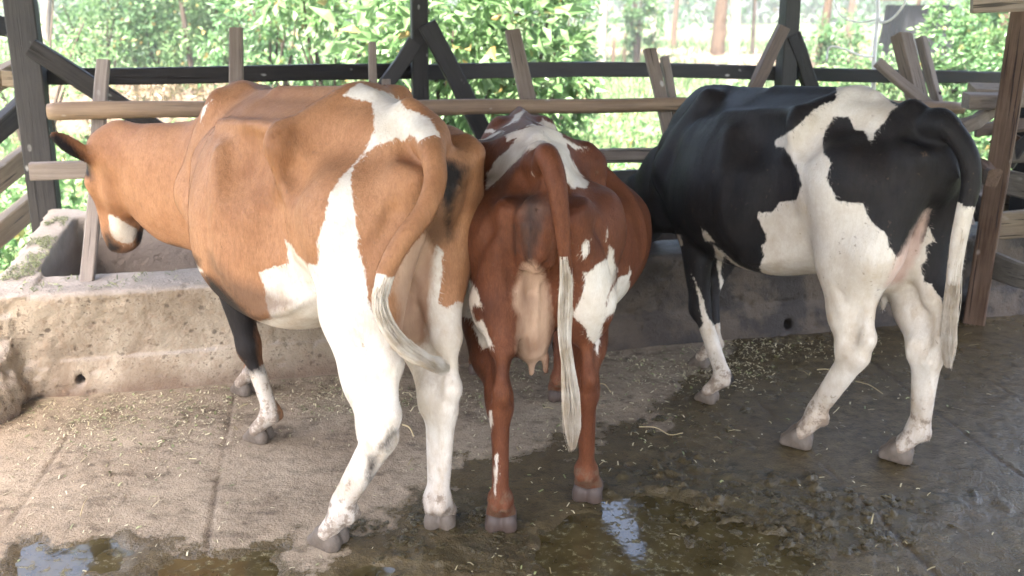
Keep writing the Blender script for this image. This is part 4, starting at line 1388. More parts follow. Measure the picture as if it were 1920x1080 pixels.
    for L in (c['hl'], c['hr']):
        hk = nom(L['hock'])
        F.relief([hk + v3(.05, .05, .24), hk + v3(.0, .055, .17), hk + v3(-.03, .05, .10)], .014, -.008)
        F.relief([hk + v3(.06, .05, .14), hk + v3(.02, .055, .10)], .012, -.006)
        F.relief([hk + v3(.02, .05, .07), hk + v3(.03, .045, -.03)], .018, .007)
        for q in (1, -1):
            F.relief([hk + v3(-.03, .03 * q, .16), hk + v3(-.03, .035 * q, .03)], .02, -.010)
            F.relief([hk + v3(-.022, .03 * q, -.06), hk + v3(-.02, .03 * q, -.22)], .012, -.005)
    # tail, laid on the rump with a tight joint
    T = spline([(*p, r) for p, r in c['tail']], 40)
    F0 = F.warp; F.warp = None
    for i, (a, b) in enumerate(zip(T[:-1], T[1:])):
        F.cone(a[:3], b[:3], a[3], b[3], .04 if i < 5 else .015 if i < 8 else .006)
    F.warp = F0
    v, f = F.mesh()
    return v, f
def frame(c):
    o, a = c['origin'], R(c['heading'])
    return Matrix.Translation((o[0], o[1], 0)) @ Matrix.Rotation(a + math.pi / 2, 4, 'Z')

def loc(c, u, v, y):
    return tuple(frame(c).inverted() @ at(u, v, y))

def groundloc(c, u, v, z=0.0):
    return tuple(frame(c).inverted() @ at_z(u, v, z))

CARAMEL = dict(origin=(-.29, 2.755), heading=46, scale=1.045, bony=1.4, ribs=4, len=.86, bend=-.13, head_s=.89, roll=-.22, lean=.0, belly_w=.94, belly_d=.01, withers=-.035, chest_up=.12, chest_w=.90, nb_z=-.21, neck_arch=-.06, neck_r=1.35,
               lo=(-.50, -.60, -.01), hi=(2.20, .62, 1.50))
c = CARAMEL
c['hl'] = dict(stifle=(.075, .18, .72), hock=(-.115, .245, .45), fet=(.03, .29, .13), toe=(.10, .295, 0))
c['hr'] = dict(stifle=(.20, -.14, .74), hock=(-.11, .02, .46), fet=(-.12, -.035, .12), toe=(-.06, -.03, 0))
c['fl'] = dict(elbow=(1.0, .17, .74), knee=(.91, .08, .39), fet=(.86, .075, .12), toe=(.93, .07, 0))
c['fr'] = dict(elbow=(1.10, -.18, .72), knee=(1.26, -.13, .39), fet=(1.28, -.12, .12), toe=(1.34, -.12, 0))
c['poll'] = (1.82, .14, 1.06); c['face'] = (.15, -.02, -.95); c['headup'] = (.9, .3, .3)
c['earl'] = (-.02, .165, .12); c['earr'] = (.02, -.19, .06); c['earn'] = (-.6, 0, .6)
c['flare'] = ((1.14, .0, .965), (1.50, .02, .885), .285, .22, 1.75)
c['folds'] = [((1.10, 0, 1.215), (1.28, 0.0, 1.19), .06, .055)]
def flank_folds(F):
    for y0 in (-.06, -.02, .03, .07):
        F.relief([(-.03, y0, .86), (-.05, y0 + .004, .72), (-.03, y0, .58)], .014, -.009)
c['extra'] = [flank_folds]
c['udder'] = dict(lobes=[((.16, 0, .66), (.17, .12, .15)), ((.06, 0, .72), (.09, .10, .14))],
                  teats=[((.08, .05, .55), (.08, .05, .48)), ((.08, -.05, .55), (.08, -.05, .48))])
c['tail'] = [((-.06, 0, 1.27), .034)] + [(loc(c, *p), r) for p, r in [
    ((810, 285, 2.57), .033), ((816, 340, 2.50), .030), ((794, 400, 2.44), .028), ((756, 450, 2.40), .027), ((726, 505, 2.38), .024), ((712, 560, 2.38), .020)]]

HOOF_DIR = {}
def face_to(c, **kw):
    for k, d in kw.items(): HOOF_DIR[k, id(c)] = d
face_to(CARAMEL, hl=(-.93, .36), hr=(.08, 1), fl=(-.95, .25), fr=(-.9, .4))
def feet(c, **kw):
    for k, (u, v) in kw.items():
        x, y, z = groundloc(c, u, v)
        L = c[k]
        dx, dy = x - L['toe'][0], y - L['toe'][1]
        L['toe'] = (x, y, 0)
        d = frame(c).to_3x3().inverted() @ Vector((*HOOF_DIR[k, id(c)], 0)).normalized()
        L['dir'] = tuple(d)
        L['fet'] = (x - d.x * .068, y - d.y * .068, L['fet'][2] + .005)
        q = 'hock' if 'hock' in L else 'knee'
        L[q] = (L[q][0] + dx * .8, L[q][1] + dy * .8, L[q][2])
c['hr']['fet'] = (c['hr']['toe'][0] - .045, c['hr']['toe'][1] + .045, .12)
feet(CARAMEL, hl=(612, 1018), hr=(828, 978), fl=(482, 824), fr=(455, 735))

def rear_end(F):
    for q in (1, -1):
        F.relief([(-.16, .03 + .085 * q, 1.12), (-.15, .03 + .085 * q, 1.0), (-.11, .03 + .07 * q, .88)], .024, -.022)
        F.relief([(-.10, .12 * q, 1.20), (-.16, .07 * q, 1.16)], .03, -.02)
        F.relief([(-.03, .16 * q, 1.17), (.10, .19 * q, 1.16)], .05, -.016)
    F.ell((-.165, .03, 1.135), (.04, .042, .036), .02)
    for y0 in (-.025, .0, .03, .055, .085):
        F.relief([(-.06, y0, .88), (-.08, y0 + .004, .74), (-.05, y0 * .8 + .004, .62)], .010, -.007)
    F.ell((-.15, .03, 1.04), (.035, .055, .12), .03)
    F.ell((-.200, .03, 1.137), (.014, .007, .006), .012, sub=True)
    for q in (1, -1):
        F.cone((-.183, .03 + .026 * q, 1.085), (-.185, .03 + .015 * q, .99), .034, .022, .014)
        F.cone((-.165, .03 + .05 * q, 1.12), (-.15, .03 + .045 * q, .95), .014, .012, .02)
    F.cone((-.185, .03, 1.0), (-.19, .03, .955), .022, .010, .012)
    F.cone((-.222, .03, 1.11), (-.215, .03, .985), .010, .008, .008, sub=True)
RED = dict(h=.0075, bony=1.35, fossa=1.55, origin=(.09, 2.76), heading=3, pin=.02, scale=0.94, len=.92, hook=.19, hookz=1.18, belly_w=1.36, belly_d=.04, nb_z=-.1, lo=(-.45, -.55, -.01), hi=(2.1, .55, 1.42))
c = RED
c['hl'] = dict(stifle=(.28, .21, .74), hock=(-.10, .13, .45), fet=(-.12, .125, .13), toe=(-.06, .125, 0))
c['hr'] = dict(stifle=(.34, -.21, .74), hock=(.0, -.14, .45), fet=(.04, -.165, .13), toe=(.10, -.17, 0))
c['fl'] = dict(elbow=(1.10, .18, .72), knee=(1.17, .17, .39), fet=(1.18, .175, .12), toe=(1.23, .18, 0))
c['fr'] = dict(elbow=(1.06, -.18, .72), knee=(1.0, -.16, .38), fet=(.90, -.15, .12), toe=(.95, -.15, 0))
c['extra'] = [rear_end]
c['poll'] = (1.84, 0, .86); c['face'] = (.35, 0, -.93); c['headup'] = (.93, 0, .35)
c['earl'] = (-.02, .18, .05); c['earr'] = (-.02, -.18, .05); c['earn'] = (-.4, 0, .9)
c['udder'] = dict(lobes=[((.10, .03, .71), (.15, .085, .17)), ((.0, .03, .75), (.08, .060, .17))],
                  teats=[((.0, .03, .58), (.0, .03, .53)), ((.02, -.02, .58), (.02, -.02, .53))])
c['tail'] = [((.06, 0, 1.185), .03), ((-.04, 0, 1.165), .032)] + [(loc(c, *p), r) for p, r in [
    ((1024, 290, 2.53), .031), ((1040, 330, 2.47), .029), ((1051, 400, 2.45), .023), ((1058, 470, 2.45), .018), ((1062, 540, 2.46), .016), ((1062, 600, 2.47), .012)]]

face_to(RED, hl=(.02, 1), hr=(.25, .97), fl=(0, 1), fr=(0, 1))
feet(RED, hl=(940, 982), hr=(1104, 928), fl=(898, 695), fr=(1047, 745))

BLACK = dict(origin=(1.37, 3.19), heading=25, scale=1.01, len=.88, belly_w=1.0, belly_d=-.06, fossa=.6, fore_hoof=.8, bony=.8, ribs=5, hook=.195, hookz=1.185, withers=-.03, nb_z=-.20, neck_arch=-.03, neck_r=1.2, lo=(-.45, -.55, -.01), hi=(2.1, .55, 1.42))
c = BLACK
c['hl'] = dict(stifle=(.09, .16, .74), hock=(.0, .18, .45), fet=(.12, .22, .13), toe=(.19, .225, 0))
c['hr'] = dict(stifle=(.13, -.16, .74), hock=(-.12, -.01, .455), fet=(-.10, -.02, .13), toe=(-.04, -.015, 0))
c['fl'] = dict(elbow=(1.04, .18, .72), knee=(.86, .19, .38), fet=(.72, .20, .12), toe=(.77, .20, 0))
c['fr'] = dict(elbow=(1.08, -.18, .72), knee=(1.05, -.08, .38), fet=(.97, -.04, .12), toe=(1.02, -.03, 0))
c['poll'] = (1.62, .04, .76); c['face'] = (.4, .1, -.9); c['headup'] = (.9, .2, .4)
c['earl'] = (-.02, .18, .05); c['earr'] = (-.02, -.18, .05); c['earn'] = (-.4, 0, .9)
c['udder'] = dict(lobes=[((.16, 0, .70), (.15, .11, .13)), ((.04, 0, .76), (.08, .07, .13))],
                  teats=[((.08, .04, .60), (.08, .04, .54)), ((.08, -.04, .60), (.08, -.04, .54))])
c['tail'] = [((-.06, 0, 1.23), .034)] + [(loc(c, *p), r) for p, r in [
    ((1776, 236, 3.05), .034), ((1812, 285, 2.99), .032), ((1821, 340, 2.97), .029), ((1808, 400, 2.97), .026), ((1796, 460, 2.97), .024), ((1788, 530, 2.97), .02)]]
face_to(BLACK, hl=(-.92, .35), hr=(-.88, .45), fl=(-.8, .5), fr=(-.9, .35))
feet(BLACK, hl=(1490, 832), hr=(1676, 858), fl=(1322, 750), fr=(1308, 685))
# ------------------------------------------------------------------ coats: patches of white and dark hair, kept on the skin as distances to the patch edge
def poly_sd(P, poly):
    """signed distance (positive inside) of points P (n,2) to a polygon"""
    Q = np.array(poly, float); n = len(Q)
    d = np.full(len(P), 1e18); ins = np.zeros(len(P), dtype=bool)
    for i in range(n):
        a, b = Q[i], Q[(i + 1) % n]
        e = b - a; w = P - a
        t = np.clip((w @ e) / (e @ e + 1e-9), 0, 1)
        q = w - t[:, None] * e
        d = np.minimum(d, (q * q).sum(1))
        c1 = (a[1] <= P[:, 1]) & (b[1] > P[:, 1]); c2 = (a[1] > P[:, 1]) & (b[1] <= P[:, 1])
        cr = e[0] * w[:, 1] - e[1] * w[:, 0]
        ins ^= (c1 & (cr > 0)) | (c2 & (cr < 0))
    d = np.sqrt(d)
    return np.where(ins, d, -d)

def crop(ox, oy, s, pts):
    return [(ox + x / s, oy + y / s) for x, y in pts]

cl = lambda *p: crop(340, 150, 2.16, p)
cm_ = lambda *p: crop(860, 190, 2.16, p)
cr_ = lambda *p: crop(1200, 150, 1.963, p)

CARAMEL['white'] = [
    cl((690, 75), (655, 60), (720, 10), (880, 70), (905, 112), (960, 132), (1005, 150), (1030, 190), (1060, 275), (1015, 280), (975, 277), (950, 240), (925, 220), (900, 248),
       (870, 235), (845, 247), (780, 268), (740, 305), (700, 352), (684, 392), (692, 460), (702, 540), (716, 640), (710, 660), (722, 700), (742, 770), (755, 880), (770, 930), (800, 980),
       (900, 1120), (900, 2000), (400, 2000), (560, 1300), (480, 1040), (300, 980), (365, 966), (340, 890), (345, 860), (322, 800), (316, 783), (372, 755), (437, 745), (428, 705), (431, 680), (417, 645), (440, 660), (470, 712),
       (512, 746), (550, 750), (556, 700), (552, 650), (566, 600), (590, 520), (605, 455), (642, 398), (690, 350), (742, 288), (780, 200), (776, 130), (768, 92), (740, 80)),
    cl((985, 870), (985, 800), (1002, 740), (1035, 660), (1060, 700), (1052, 800), (1040, 905), (1082, 922), (1112, 895), (1140, 900), (1300, 1100), (1300, 2000), (860, 2000), (850, 1150), (930, 1000), (960, 920)),
    cl((28, 752), (60, 745), (95, 782), (80, 776)),
    cl((127, 78), (86, 112), (77, 172), (93, 135), (104, 100)),
    [(203, 402), (213, 405), (226, 412), (246, 424), (258, 430), (256, 446), (247, 456), (228, 456), (212, 446), (205, 432)],
    [(425, 690), (445, 690), (480, 690), (500, 680), (540, 860), (420, 860), (425, 700)],
]
CARAMEL['dark'] = [
    cl((1062, 330), (1100, 330), (1150, 365), (1140, 400), (1112, 462), (1086, 552), (1060, 490), (1040, 455)),
    cl((1075, 560), (1090, 555), (1092, 620), (1082, 650)),
    cl((88, 785), (120, 800), (180, 850), (250, 925), (300, 975), (310, 1080), (330, 1180), (270, 1190), (200, 1080), (120, 900)),
    [(318, 458), (345, 467), (374, 488), (372, 502), (345, 496)],
    [(711, 839), (735, 804), (744, 809), (726, 843)], [(692, 856), (707, 854), (696, 907), (689, 898)],
    [(255, 428), (268, 430), (276, 442), (268, 456), (256, 458), (252, 446)], [(198, 440), (206, 444), (213, 456), (226, 462), (218, 474), (200, 474)],
    [(88, 250), (108, 250), (140, 275), (170, 310), (172, 336), (140, 322), (100, 290)],
    [(338, 190), (352, 180), (360, 190), (345, 208), (332, 214)],
]
CARAMEL['skin'] = [[(752, 585), (740, 540), (752, 470), (790, 430), (812, 470), (806, 560), (800, 640), (770, 655), (735, 650)]]
RED['white'] = [
    cm_((345, 70), (322, 92), (258, 112), (200, 122), (120, 112), (72, 128), (75, 152), (92, 126), (132, 126), (160, 138), (190, 140), (196, 162), (232, 150), (202, 190), (150, 240), (118, 290), (108, 356),
        (140, 340), (172, 308), (226, 250), (276, 200), (330, 180), (345, 176)),
    cm_((340, 70), (388, 95), (430, 150), (480, 180), (532, 190), (470, 192), (440, 172), (450, 220), (490, 290), (528, 332), (514, 356), (490, 345), (460, 352), (420, 300), (374, 268), (390, 276), (412, 262), (386, 206), (345, 176)),
    cm_((200, 97), (228, 55), (275, 28), (262, 50), (240, 80)),
    cm_((294, 292), (300, 272), (325, 258), (352, 282), (362, 300), (330, 292), (302, 300)),
    cm_((340, 230), (356, 238), (372, 262), (352, 258)),
    cm_((605, 505), (600, 560), (625, 600), (630, 650), (648, 690), (620, 750), (602, 800), (590, 880), (576, 960), (560, 1030), (550, 980), (526, 962), (505, 905), (465, 872), (464, 855), (490, 800), (512, 740), (508, 690), (530, 692), (560, 660), (602, 640), (612, 600), (594, 565)),
    cm_((692, 668), (686, 702), (652, 710), (640, 730), (608, 782), (588, 885), (640, 850), (722, 770), (690, 742), (696, 700)),
    cm_((500, 582), (515, 560), (534, 560), (520, 620), (507, 642), (497, 610)),
    cm_((20, 630), (42, 690), (52, 730), (76, 770), (94, 835), (62, 820), (54, 860), (70, 892), (96, 880), (112, 930), (142, 992), (100, 1002), (85, 985), (70, 940), (45, 880), (-60, 850), (-60, 720)),
    [(926, 905), (930, 850), (934, 852), (931, 905), (928, 930)], [(917, 770), (923, 770), (922, 802), (918, 800)],
]
RED['dark'] = [cm_((270, 392), (292, 384), (318, 398), (300, 410), (280, 408)), cm_((286, 412), (296, 412), (298, 500), (296, 560), (282, 640), (274, 625), (284, 540)),
    cm_((256, 500), (264, 500), (274, 610), (268, 600)), cm_((326, 480), (332, 470), (312, 560), (304, 570)), cm_((330, 185), (345, 178), (372, 190), (412, 262), (392, 278), (360, 240)), cm_((222, 505), (230, 505), (236, 600), (226, 610))]
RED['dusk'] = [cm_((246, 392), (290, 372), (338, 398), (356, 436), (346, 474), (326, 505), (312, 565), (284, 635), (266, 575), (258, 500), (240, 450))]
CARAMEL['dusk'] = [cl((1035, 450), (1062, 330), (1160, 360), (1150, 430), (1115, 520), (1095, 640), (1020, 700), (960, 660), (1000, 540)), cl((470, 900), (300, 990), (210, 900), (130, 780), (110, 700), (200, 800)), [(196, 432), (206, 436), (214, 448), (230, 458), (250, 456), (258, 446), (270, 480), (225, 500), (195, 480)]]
BLACK['dusk'] = []
RED['skin'] = [cm_((226, 770), (244, 715), (266, 660), (300, 652), (342, 692), (366, 780), (374, 900), (362, 1000), (345, 1125), (250, 1125), (238, 950), (246, 870), (226, 830))]
BLACK['white'] = [
    cr_((725, 10), (721, 75), (680, 86), (636, 114), (582, 165), (552, 190), (495, 225), (502, 245), (530, 248), (552, 282), (580, 330), (595, 385), (575, 440), (515, 450), (500, 472), (480, 486), (436, 488), (432, 510), (460, 560), (468, 592),
        (445, 610), (456, 650), (438, 690), (452, 712), (470, 790), (640, 790), (600, 1100), (400, 1300), (400, 1600), (800, 1600), (1010, 1200), (960, 900), (905, 760), (945, 650), (914, 612), (906, 565), (870, 540), (835, 500), (822, 455), (725, 445), (706, 400),
        (685, 360), (702, 300), (676, 268), (670, 222), (690, 170), (716, 134), (770, 138), (790, 180), (830, 190), (836, 215), (850, 236), (870, 190), (900, 150), (922, 115), (946, 98), (900, 60), (895, 10)),
    cr_((1062, 540), (1082, 592), (1048, 612), (1055, 650), (1034, 690), (1046, 742), (1072, 752), (1105, 800), (1160, 900), (1160, 1600), (900, 1600), (905, 1000), (900, 760), (945, 655), (1040, 600)),
    cr_((185, 700), (215, 760), (232, 810), (246, 870), (272, 902), (300, 888), (330, 880), (340, 1500), (150, 1500), (160, 1000), (232, 900), (214, 790)),
    cr_((134, 568), (150, 572), (158, 610), (150, 612)), cr_((222, 540), (250, 565), (272, 595), (240, 592)),
    cr_((270, 605), (312, 640), (295, 700), (318, 780), (300, 792), (284, 690)), cr_((285, 615), (350, 672), (410, 706), (380, 702), (330, 665)),
]
BLACK['dark'] = []
BLACK['skin'] = [cr_((1062, 480), (1044, 560), (1024, 640), (965, 745), (905, 755), (945, 660), (1000, 570), (1045, 490))]

def coat(c, v, f):
    """distances for the patches, from the side the photo shows; unseen skin takes what its nearest seen skin has"""
    M = np.array(frame(c))
    w = v @ M[:3, :3].T + M[:3, 3]
    u, vv, zc = px(w)
    P = np.stack([u, vv], 1)
    tri = w[f]
    n = np.cross(tri[:, 2] - tri[:, 0], tri[:, 3] - tri[:, 1])
    vn = np.zeros_like(w)
    for k in range(4): np.add.at(vn, f[:, k], n)
    vn /= np.linalg.norm(vn, axis=1)[:, None] + 1e-12
    vd = np.array([0, 0, CAM_H]) - w; dist = np.linalg.norm(vd, axis=1); vd /= dist[:, None]
    seen = (vn * vd).sum(1) > 0.12
    # hidden by the animal itself
    zb = np.full((1100, 1940), 99.0, dtype=np.float32)
    iu, iv = np.clip(np.round(u / 4).astype(int), 0, 479), np.clip(np.round(vv / 4).astype(int), 0, 269)
    zb = np.full((270, 480), 99.0)
    np.minimum.at(zb, (iv, iu), zc)
    seen &= zc < zb[iv, iu] + .10
    res = {}
    m = (zc / CAM_F)
    for key in ('white', 'dark', 'skin', 'dusk'):
        s = np.full(len(v), -1.0)
        for pl in c[key]:
            s = np.maximum(s, poly_sd(P, pl) * m)
        res[key] = np.clip(s, -.08, .08)
    # tail
    T = spline([(*p, r) for p, r in c['tail']], 60)
    kd = kdtree.KDTree(60)
    for i, t in enumerate(T): kd.insert(Vector(t[:3]), i)
    kd.balance()
    tt = np.full(len(v), -1.0)
    lo, hi = T[:, :3].min(0) - .06, T[:, :3].max(0) + .06
    cand = np.where(((v > lo) & (v < hi)).all(1))[0]
    for i in cand:
        co, j, d = kd.find(v[i])
        if d < T[j, 3] + .007: tt[i] = j / 59.0
    tail = tt > .12
    ln = np.linalg.norm(np.diff(T[:, :3], axis=0), axis=1).sum()
    seen &= ~tail
    ks = np.where(seen)[0]; kh = np.where(~seen & ~tail)[0]
    kd = kdtree.KDTree(len(ks))
    for q, i in enumerate(ks): kd.insert(v[i], q)
    kd.balance()
    near = np.array([ks[kd.find(v[i])[1]] for i in kh])
    for key in res:
        res[key][kh] = res[key][near]
        res[key][tail] = -.08
    res['white'][tail] = np.clip((tt[tail] - c['tail_white']) * ln, -.08, .08)
    res['tail'] = np.where(tail, .05, -.05)
    return res

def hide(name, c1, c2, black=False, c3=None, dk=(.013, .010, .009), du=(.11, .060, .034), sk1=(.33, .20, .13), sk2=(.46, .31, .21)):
    """short hair coat with patches"""
    N = NT(name)
    p = N.coord('Object')
    sw, sd, sk = N.attr('white'), N.attr('dark'), N.attr('skin')
    ph = N.mapping(p, (60, 60, 22))
    tuft = N.noise(ph, 1.6, 3, .6)
    tuft2 = N.noise(p, 24, 3, .6)
    jit = N.math('ADD', N.math('MULTIPLY', N.math('SUBTRACT', tuft, .5), .019), N.math('MULTIPLY', N.math('SUBTRACT', tuft2, .5), .014))
    mw = N.ramp(N.math('ADD', sw, jit), -.0028, .0028)
    md = N.ramp(N.math('ADD', sd, jit), -.015, .014)
    mk = N.ramp(N.math('ADD', sk, jit), -.012, .010)
    big = N.noise(p, 3.2, 4, .6)
    mid = N.noise(N.mapping(p, (1, 1, .45)), 14, 4, .6)
    hair = N.noise(N.mapping(p, (130, 130, 34)), 2.2, 3, .7)
    k = N.math('ADD', N.math('MULTIPLY', big, .55), N.math('MULTIPLY', mid, .45))
    colr = N.mix(N.ramp(k, .35, .66), c1, c2)
    if c3: colr = N.mix(N.ramp(N.noise(p, 5.5, 3, .5), .52, .7), colr, c3)
    colr = N.mix(N.ramp(hair, .3, .75, 0, .7), colr, [x * (.62 if not black else 1.9) for x in c1])
    strk = N.noise(N.mapping(p, (62, 62, 15), (.2, .3, .1)), 1.3, 3, .6)
    colr = N.mix(N.ramp(strk, .42, .72, 0, .34), colr, [x * .5 for x in c1])
    # white hair, yellowed and soiled in places
    sepz = N.n('ShaderNodeSeparateXYZ'); N.l(p, sepz.inputs[0])
    whit = N.mix(N.ramp(N.noise(p, 7, 5, .65), .44, .78), (.64, .59, .52), (.45, .365, .27))
    whit = N.mix(N.math('MULTIPLY', N.ramp(N.noise(N.mapping(p, (1, 1, .6)), 9, 5, .7), .50, .66), N.ramp(sepz.outputs[2], .95, .55, .15, .75)), whit, (.40, .30, .20))
    whit = N.mix(N.ramp(strk, .4, .75, 0, .35), whit, (.50, .42, .32))
    whit = N.mix(N.ramp(hair, .35, .8, 0, .35), whit, (.44, .37, .29))
    grime_ = N.math('MULTIPLY', N.ramp(N.math('ADD', sepz.outputs[2], N.math('MULTIPLY', N.math('SUBTRACT', mid, .5), .25)), .32, .05), N.ramp(N.noise(N.mapping(p, (30, 30, 8)), 1.2, 4, .65), .30, .65, .35, .85))
    whit = N.mix(N.math('MULTIPLY', grime_, .9), whit, (.20, .145, .10))
    colr = N.mix(mw, colr, whit)
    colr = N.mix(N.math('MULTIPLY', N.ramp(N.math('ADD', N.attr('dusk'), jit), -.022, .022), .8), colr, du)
    colr = N.mix(md, colr, dk)
    skin = N.mix(N.ramp(mid, .35, .7), sk1, sk2)
    colr = N.mix(mk, colr, skin)
    # dung and mud splashed on the lower legs, odd spots higher
    low = N.math('ADD', N.ramp(sepz.outputs[2], .04, .34, .62, .0), N.ramp(N.noise(p, 6, 4, .6), .45, .8, -.12, .22))
    spl = N.ramp(N.math('SUBTRACT', N.noise(p, 30, 5, .7), N.math('MULTIPLY', low, .42)), .36, .26)
    spl2 = N.math('MULTIPLY', N.ramp(N.noise(p, 55, 2, .5), .70, .74), N.ramp(N.noise(p, 4, 2, .5), .45, .6))
    dirt = N.math('MAXIMUM', N.math('MULTIPLY', spl, .68), N.math('MULTIPLY', spl2, .4))
    colr = N.mix(dirt, colr, (.13, .085, .052))
    h = N.math('ADD', N.math('MULTIPLY', hair, .5), N.math('ADD', N.math('ADD', N.math('MULTIPLY', mid, 1.2), N.math('MULTIPLY', strk, .5)), N.math('MULTIPLY', N.noise(p, 45, 3, .6), .5)))
    nb = N.bump(h, .34, .006)
    N.base(colr, N.ramp(hair, .2, .8, .48 if black else .55, .68 if black else .75), nb, .22 if not black else .16)
    return N.m

def simple_mat(name, c, rough=.5, c2=None, scale=30, bump=.0):
    N = NT(name)
    p = N.coord('Object')
    n = N.noise(p, scale, 4, .6)
    N.base(N.mix(n, c, c2 or [x * .6 for x in c]), rough, N.bump(n, bump, .004) if bump else None)
    return N.m

M_HORN = simple_mat("hoof_horn", (.15, .118, .088), .65, (.050, .036, .025), 55, .8)
M_HORN2 = simple_mat('dark_hoof_horn', (.075, .046, .033), .6, (.03, .02, .014), 30, .6)
M_EYE = simple_mat('eye', (.01, .008, .006), .08, (.02, .012, .008))

def make_hoof_mesh():
    F = Field((-.08, -.07, -.01), (.10, .07, .09), .0045)
    for q in (1, -1):
        F.cone((-.032, .025 * q, .030), (.010, .026 * q, .036), .026, .026, .012)
        F.cone((-.03, .026 * q, .012), (.048, .020 * q, .010), .029, .016, .012)
        F.cone((.0, .026 * q, .045), (.052, .019 * q, .014), .024, .013, .010)
    Z = F.ax[2][None, None, :]
    F.f = np.maximum(F.f, (-(Z - .0) + 0 * F.f).astype(np.float32))
    v, f = F.mesh()
    return mesh_np('hoof', v, f)
HOOF = make_hoof_mesh(); HOOF.materials.append(M_HORN)

def switch(c, guide, rad, n, t0, name_mat, parent, seed, width=.0013):
    """long hairs hanging from the tail"""
    r = np.random.RandomState(seed)
    G = spline(guide, 60)
    seg = np.gradient(G, axis=0); seg /= np.linalg.norm(seg, axis=1)[:, None]
    V, Fc = [], []
    for i in range(n):
        s0 = r.uniform(*t0); s1 = min(1.0, s0 + r.uniform(.30, .75)); s1 = s1 if r.rand() > .35 else r.uniform(.88, 1.0)
        if s1 - s0 < .12: s1 = s0 + .12
        s1 = min(s1, 1.0)
        a = r.uniform(0, 2 * math.pi); q = math.sqrt(r.rand()); ph = r.uniform(0, 6.28); am = r.uniform(0, .014) * (1 if r.rand() < .8 else 2.2)
        base = len(V); K = 9
        for k in range(K):
            s = s0 + (s1 - s0) * k / (K - 1)
            j = min(int(s * 59), 59)
            x1 = np.cross(seg[j], (0.3, .9, .2)); x1 /= np.linalg.norm(x1); x2 = np.cross(seg[j], x1)
            R_ = np.interp(s, [p[0] for p in rad], [p[1] for p in rad]) * q
            o = G[j] + (x1 * math.cos(a) + x2 * math.sin(a)) * R_ + x1 * am * math.sin(ph + 5 * s)
            wd = width * (1 - .75 * k / (K - 1))
            for m in range(3):
                b = a + m * 2.094
                V.append(o + (x1 * math.cos(b) + x2 * math.sin(b)) * wd)
        for k in range(K - 1):
            for m in range(3):
                A = base + k * 3 + m; B = base + k * 3 + (m + 1) % 3
                Fc.append((A, B, B + 3, A + 3))
    me = mesh_np('tail_switch', np.array(V), np.array(Fc))
    return link('tail_switch', me, name_mat, parent)

def make_cow(c, name, label, cat, group, mat, hoofmat):
    fr = frame(c)
    v, f = build_body(c)
    root = empty(name, (c['origin'][0], c['origin'][1], 0), R(c['heading']) + math.pi / 2, label=label, cat=cat, group=group)
    # gentle unevenness of muscle and skin
    v = relax(v, f, 1)
    me = mesh_np('body', v, f)
    ct = coat(c, v, f)
    for key, arr in ct.items(): fattr(me, key, arr)
    link('body', me, mat, root)
    coat_hair(c, v, f, ct, mat, root)
    hoof_me = HOOF.copy(); hoof_me.materials.clear(); hoof_me.materials.append(hoofmat)
    for key in ('hl', 'hr', 'fl', 'fr'):
        L = c[key]
        toe, fet = Vector(L['toe']), Vector(L['fet'])
        d = Vector(L['dir'])
        h = link('hoof', hoof_me, None, root)
        h.location = (toe.x, toe.y, 0.0)
        h.location -= d * .008
        h.rotation_euler = (0, 0, math.atan2(d.y, d.x))
        q = 1.0 if key[0] == 'h' else c.get('fore_hoof', .9)
        h.scale = (.96 * q, .95 * q, 1.15 * q)
    return root

def coat_hair(c, v, f, ct, mat, root, n=120000):
    """short hair lying on the skin, swept back and down, coloured by the skin it grows from"""
    r = np.random.RandomState(17)
    a, b, d = v[f[:, 0]], v[f[:, 1]], v[f[:, 3]]
    nr = np.cross(v[f[:, 2]] - a, d - b)
    ar = np.linalg.norm(nr, axis=1); nr = nr / (ar[:, None] + 1e-12)
    i = np.searchsorted(np.cumsum(ar) / ar.sum(), r.rand(n)); i = np.clip(i, 0, len(f) - 1)
    s, t = r.rand(n, 1), r.rand(n, 1)
    P = a[i] + (b[i] - a[i]) * s + (d[i] - a[i]) * t
    root_v = f[i, r.randint(0, 4, n)]
    ok = (ct['skin'][root_v] < .0) & (P[:, 2] > .07)
    P, N_0, root_v = P[ok], nr[i][ok], root_v[ok]
    n = len(P)
    wt = np.clip((P[:, 2] - .55) / .25, 0, 1)[:, None]
    fl = np.array([-.8, 0, -.55]) * wt + np.array([-.1, 0, -1.0]) * (1 - wt)
    fl = np.repeat(fl, 1, 0) + np.column_stack([vnoise3(P[:, 0] * 5, P[:, 1] * 5, P[:, 2] * 5, 3), vnoise3(P[:, 0] * 5, P[:, 1] * 5, P[:, 2] * 5, 7), vnoise3(P[:, 0] * 5, P[:, 1] * 5, P[:, 2] * 5, 11)]) * .9
    fl += r.normal(size=(n, 3)) * .16
    fl -= N_0 * (fl * N_0).sum(1)[:, None]
    fl /= np.linalg.norm(fl, axis=1)[:, None] + 1e-9
    sd = np.cross(N_0, fl)
    L = r.uniform(.010, .021, (n, 1)) * c.get('hair', 1.0); w = r.uniform(.0006, .0012, (n, 1))
    lift = r.uniform(.04, .16, (n, 1))
    V = np.stack([P - sd * w - N_0 * .001, P + sd * w - N_0 * .001, P + fl * L + N_0 * L * lift], 1).reshape(-1, 3)
    F_ = np.arange(n * 3).reshape(n, 3)
    me = mesh_np('coat_hair', V, F_, smooth=False)
    for key, arr in ct.items(): fattr(me, key, np.repeat(arr[root_v], 3))
    link('coat_hair', me, mat, root, kind='stuff')

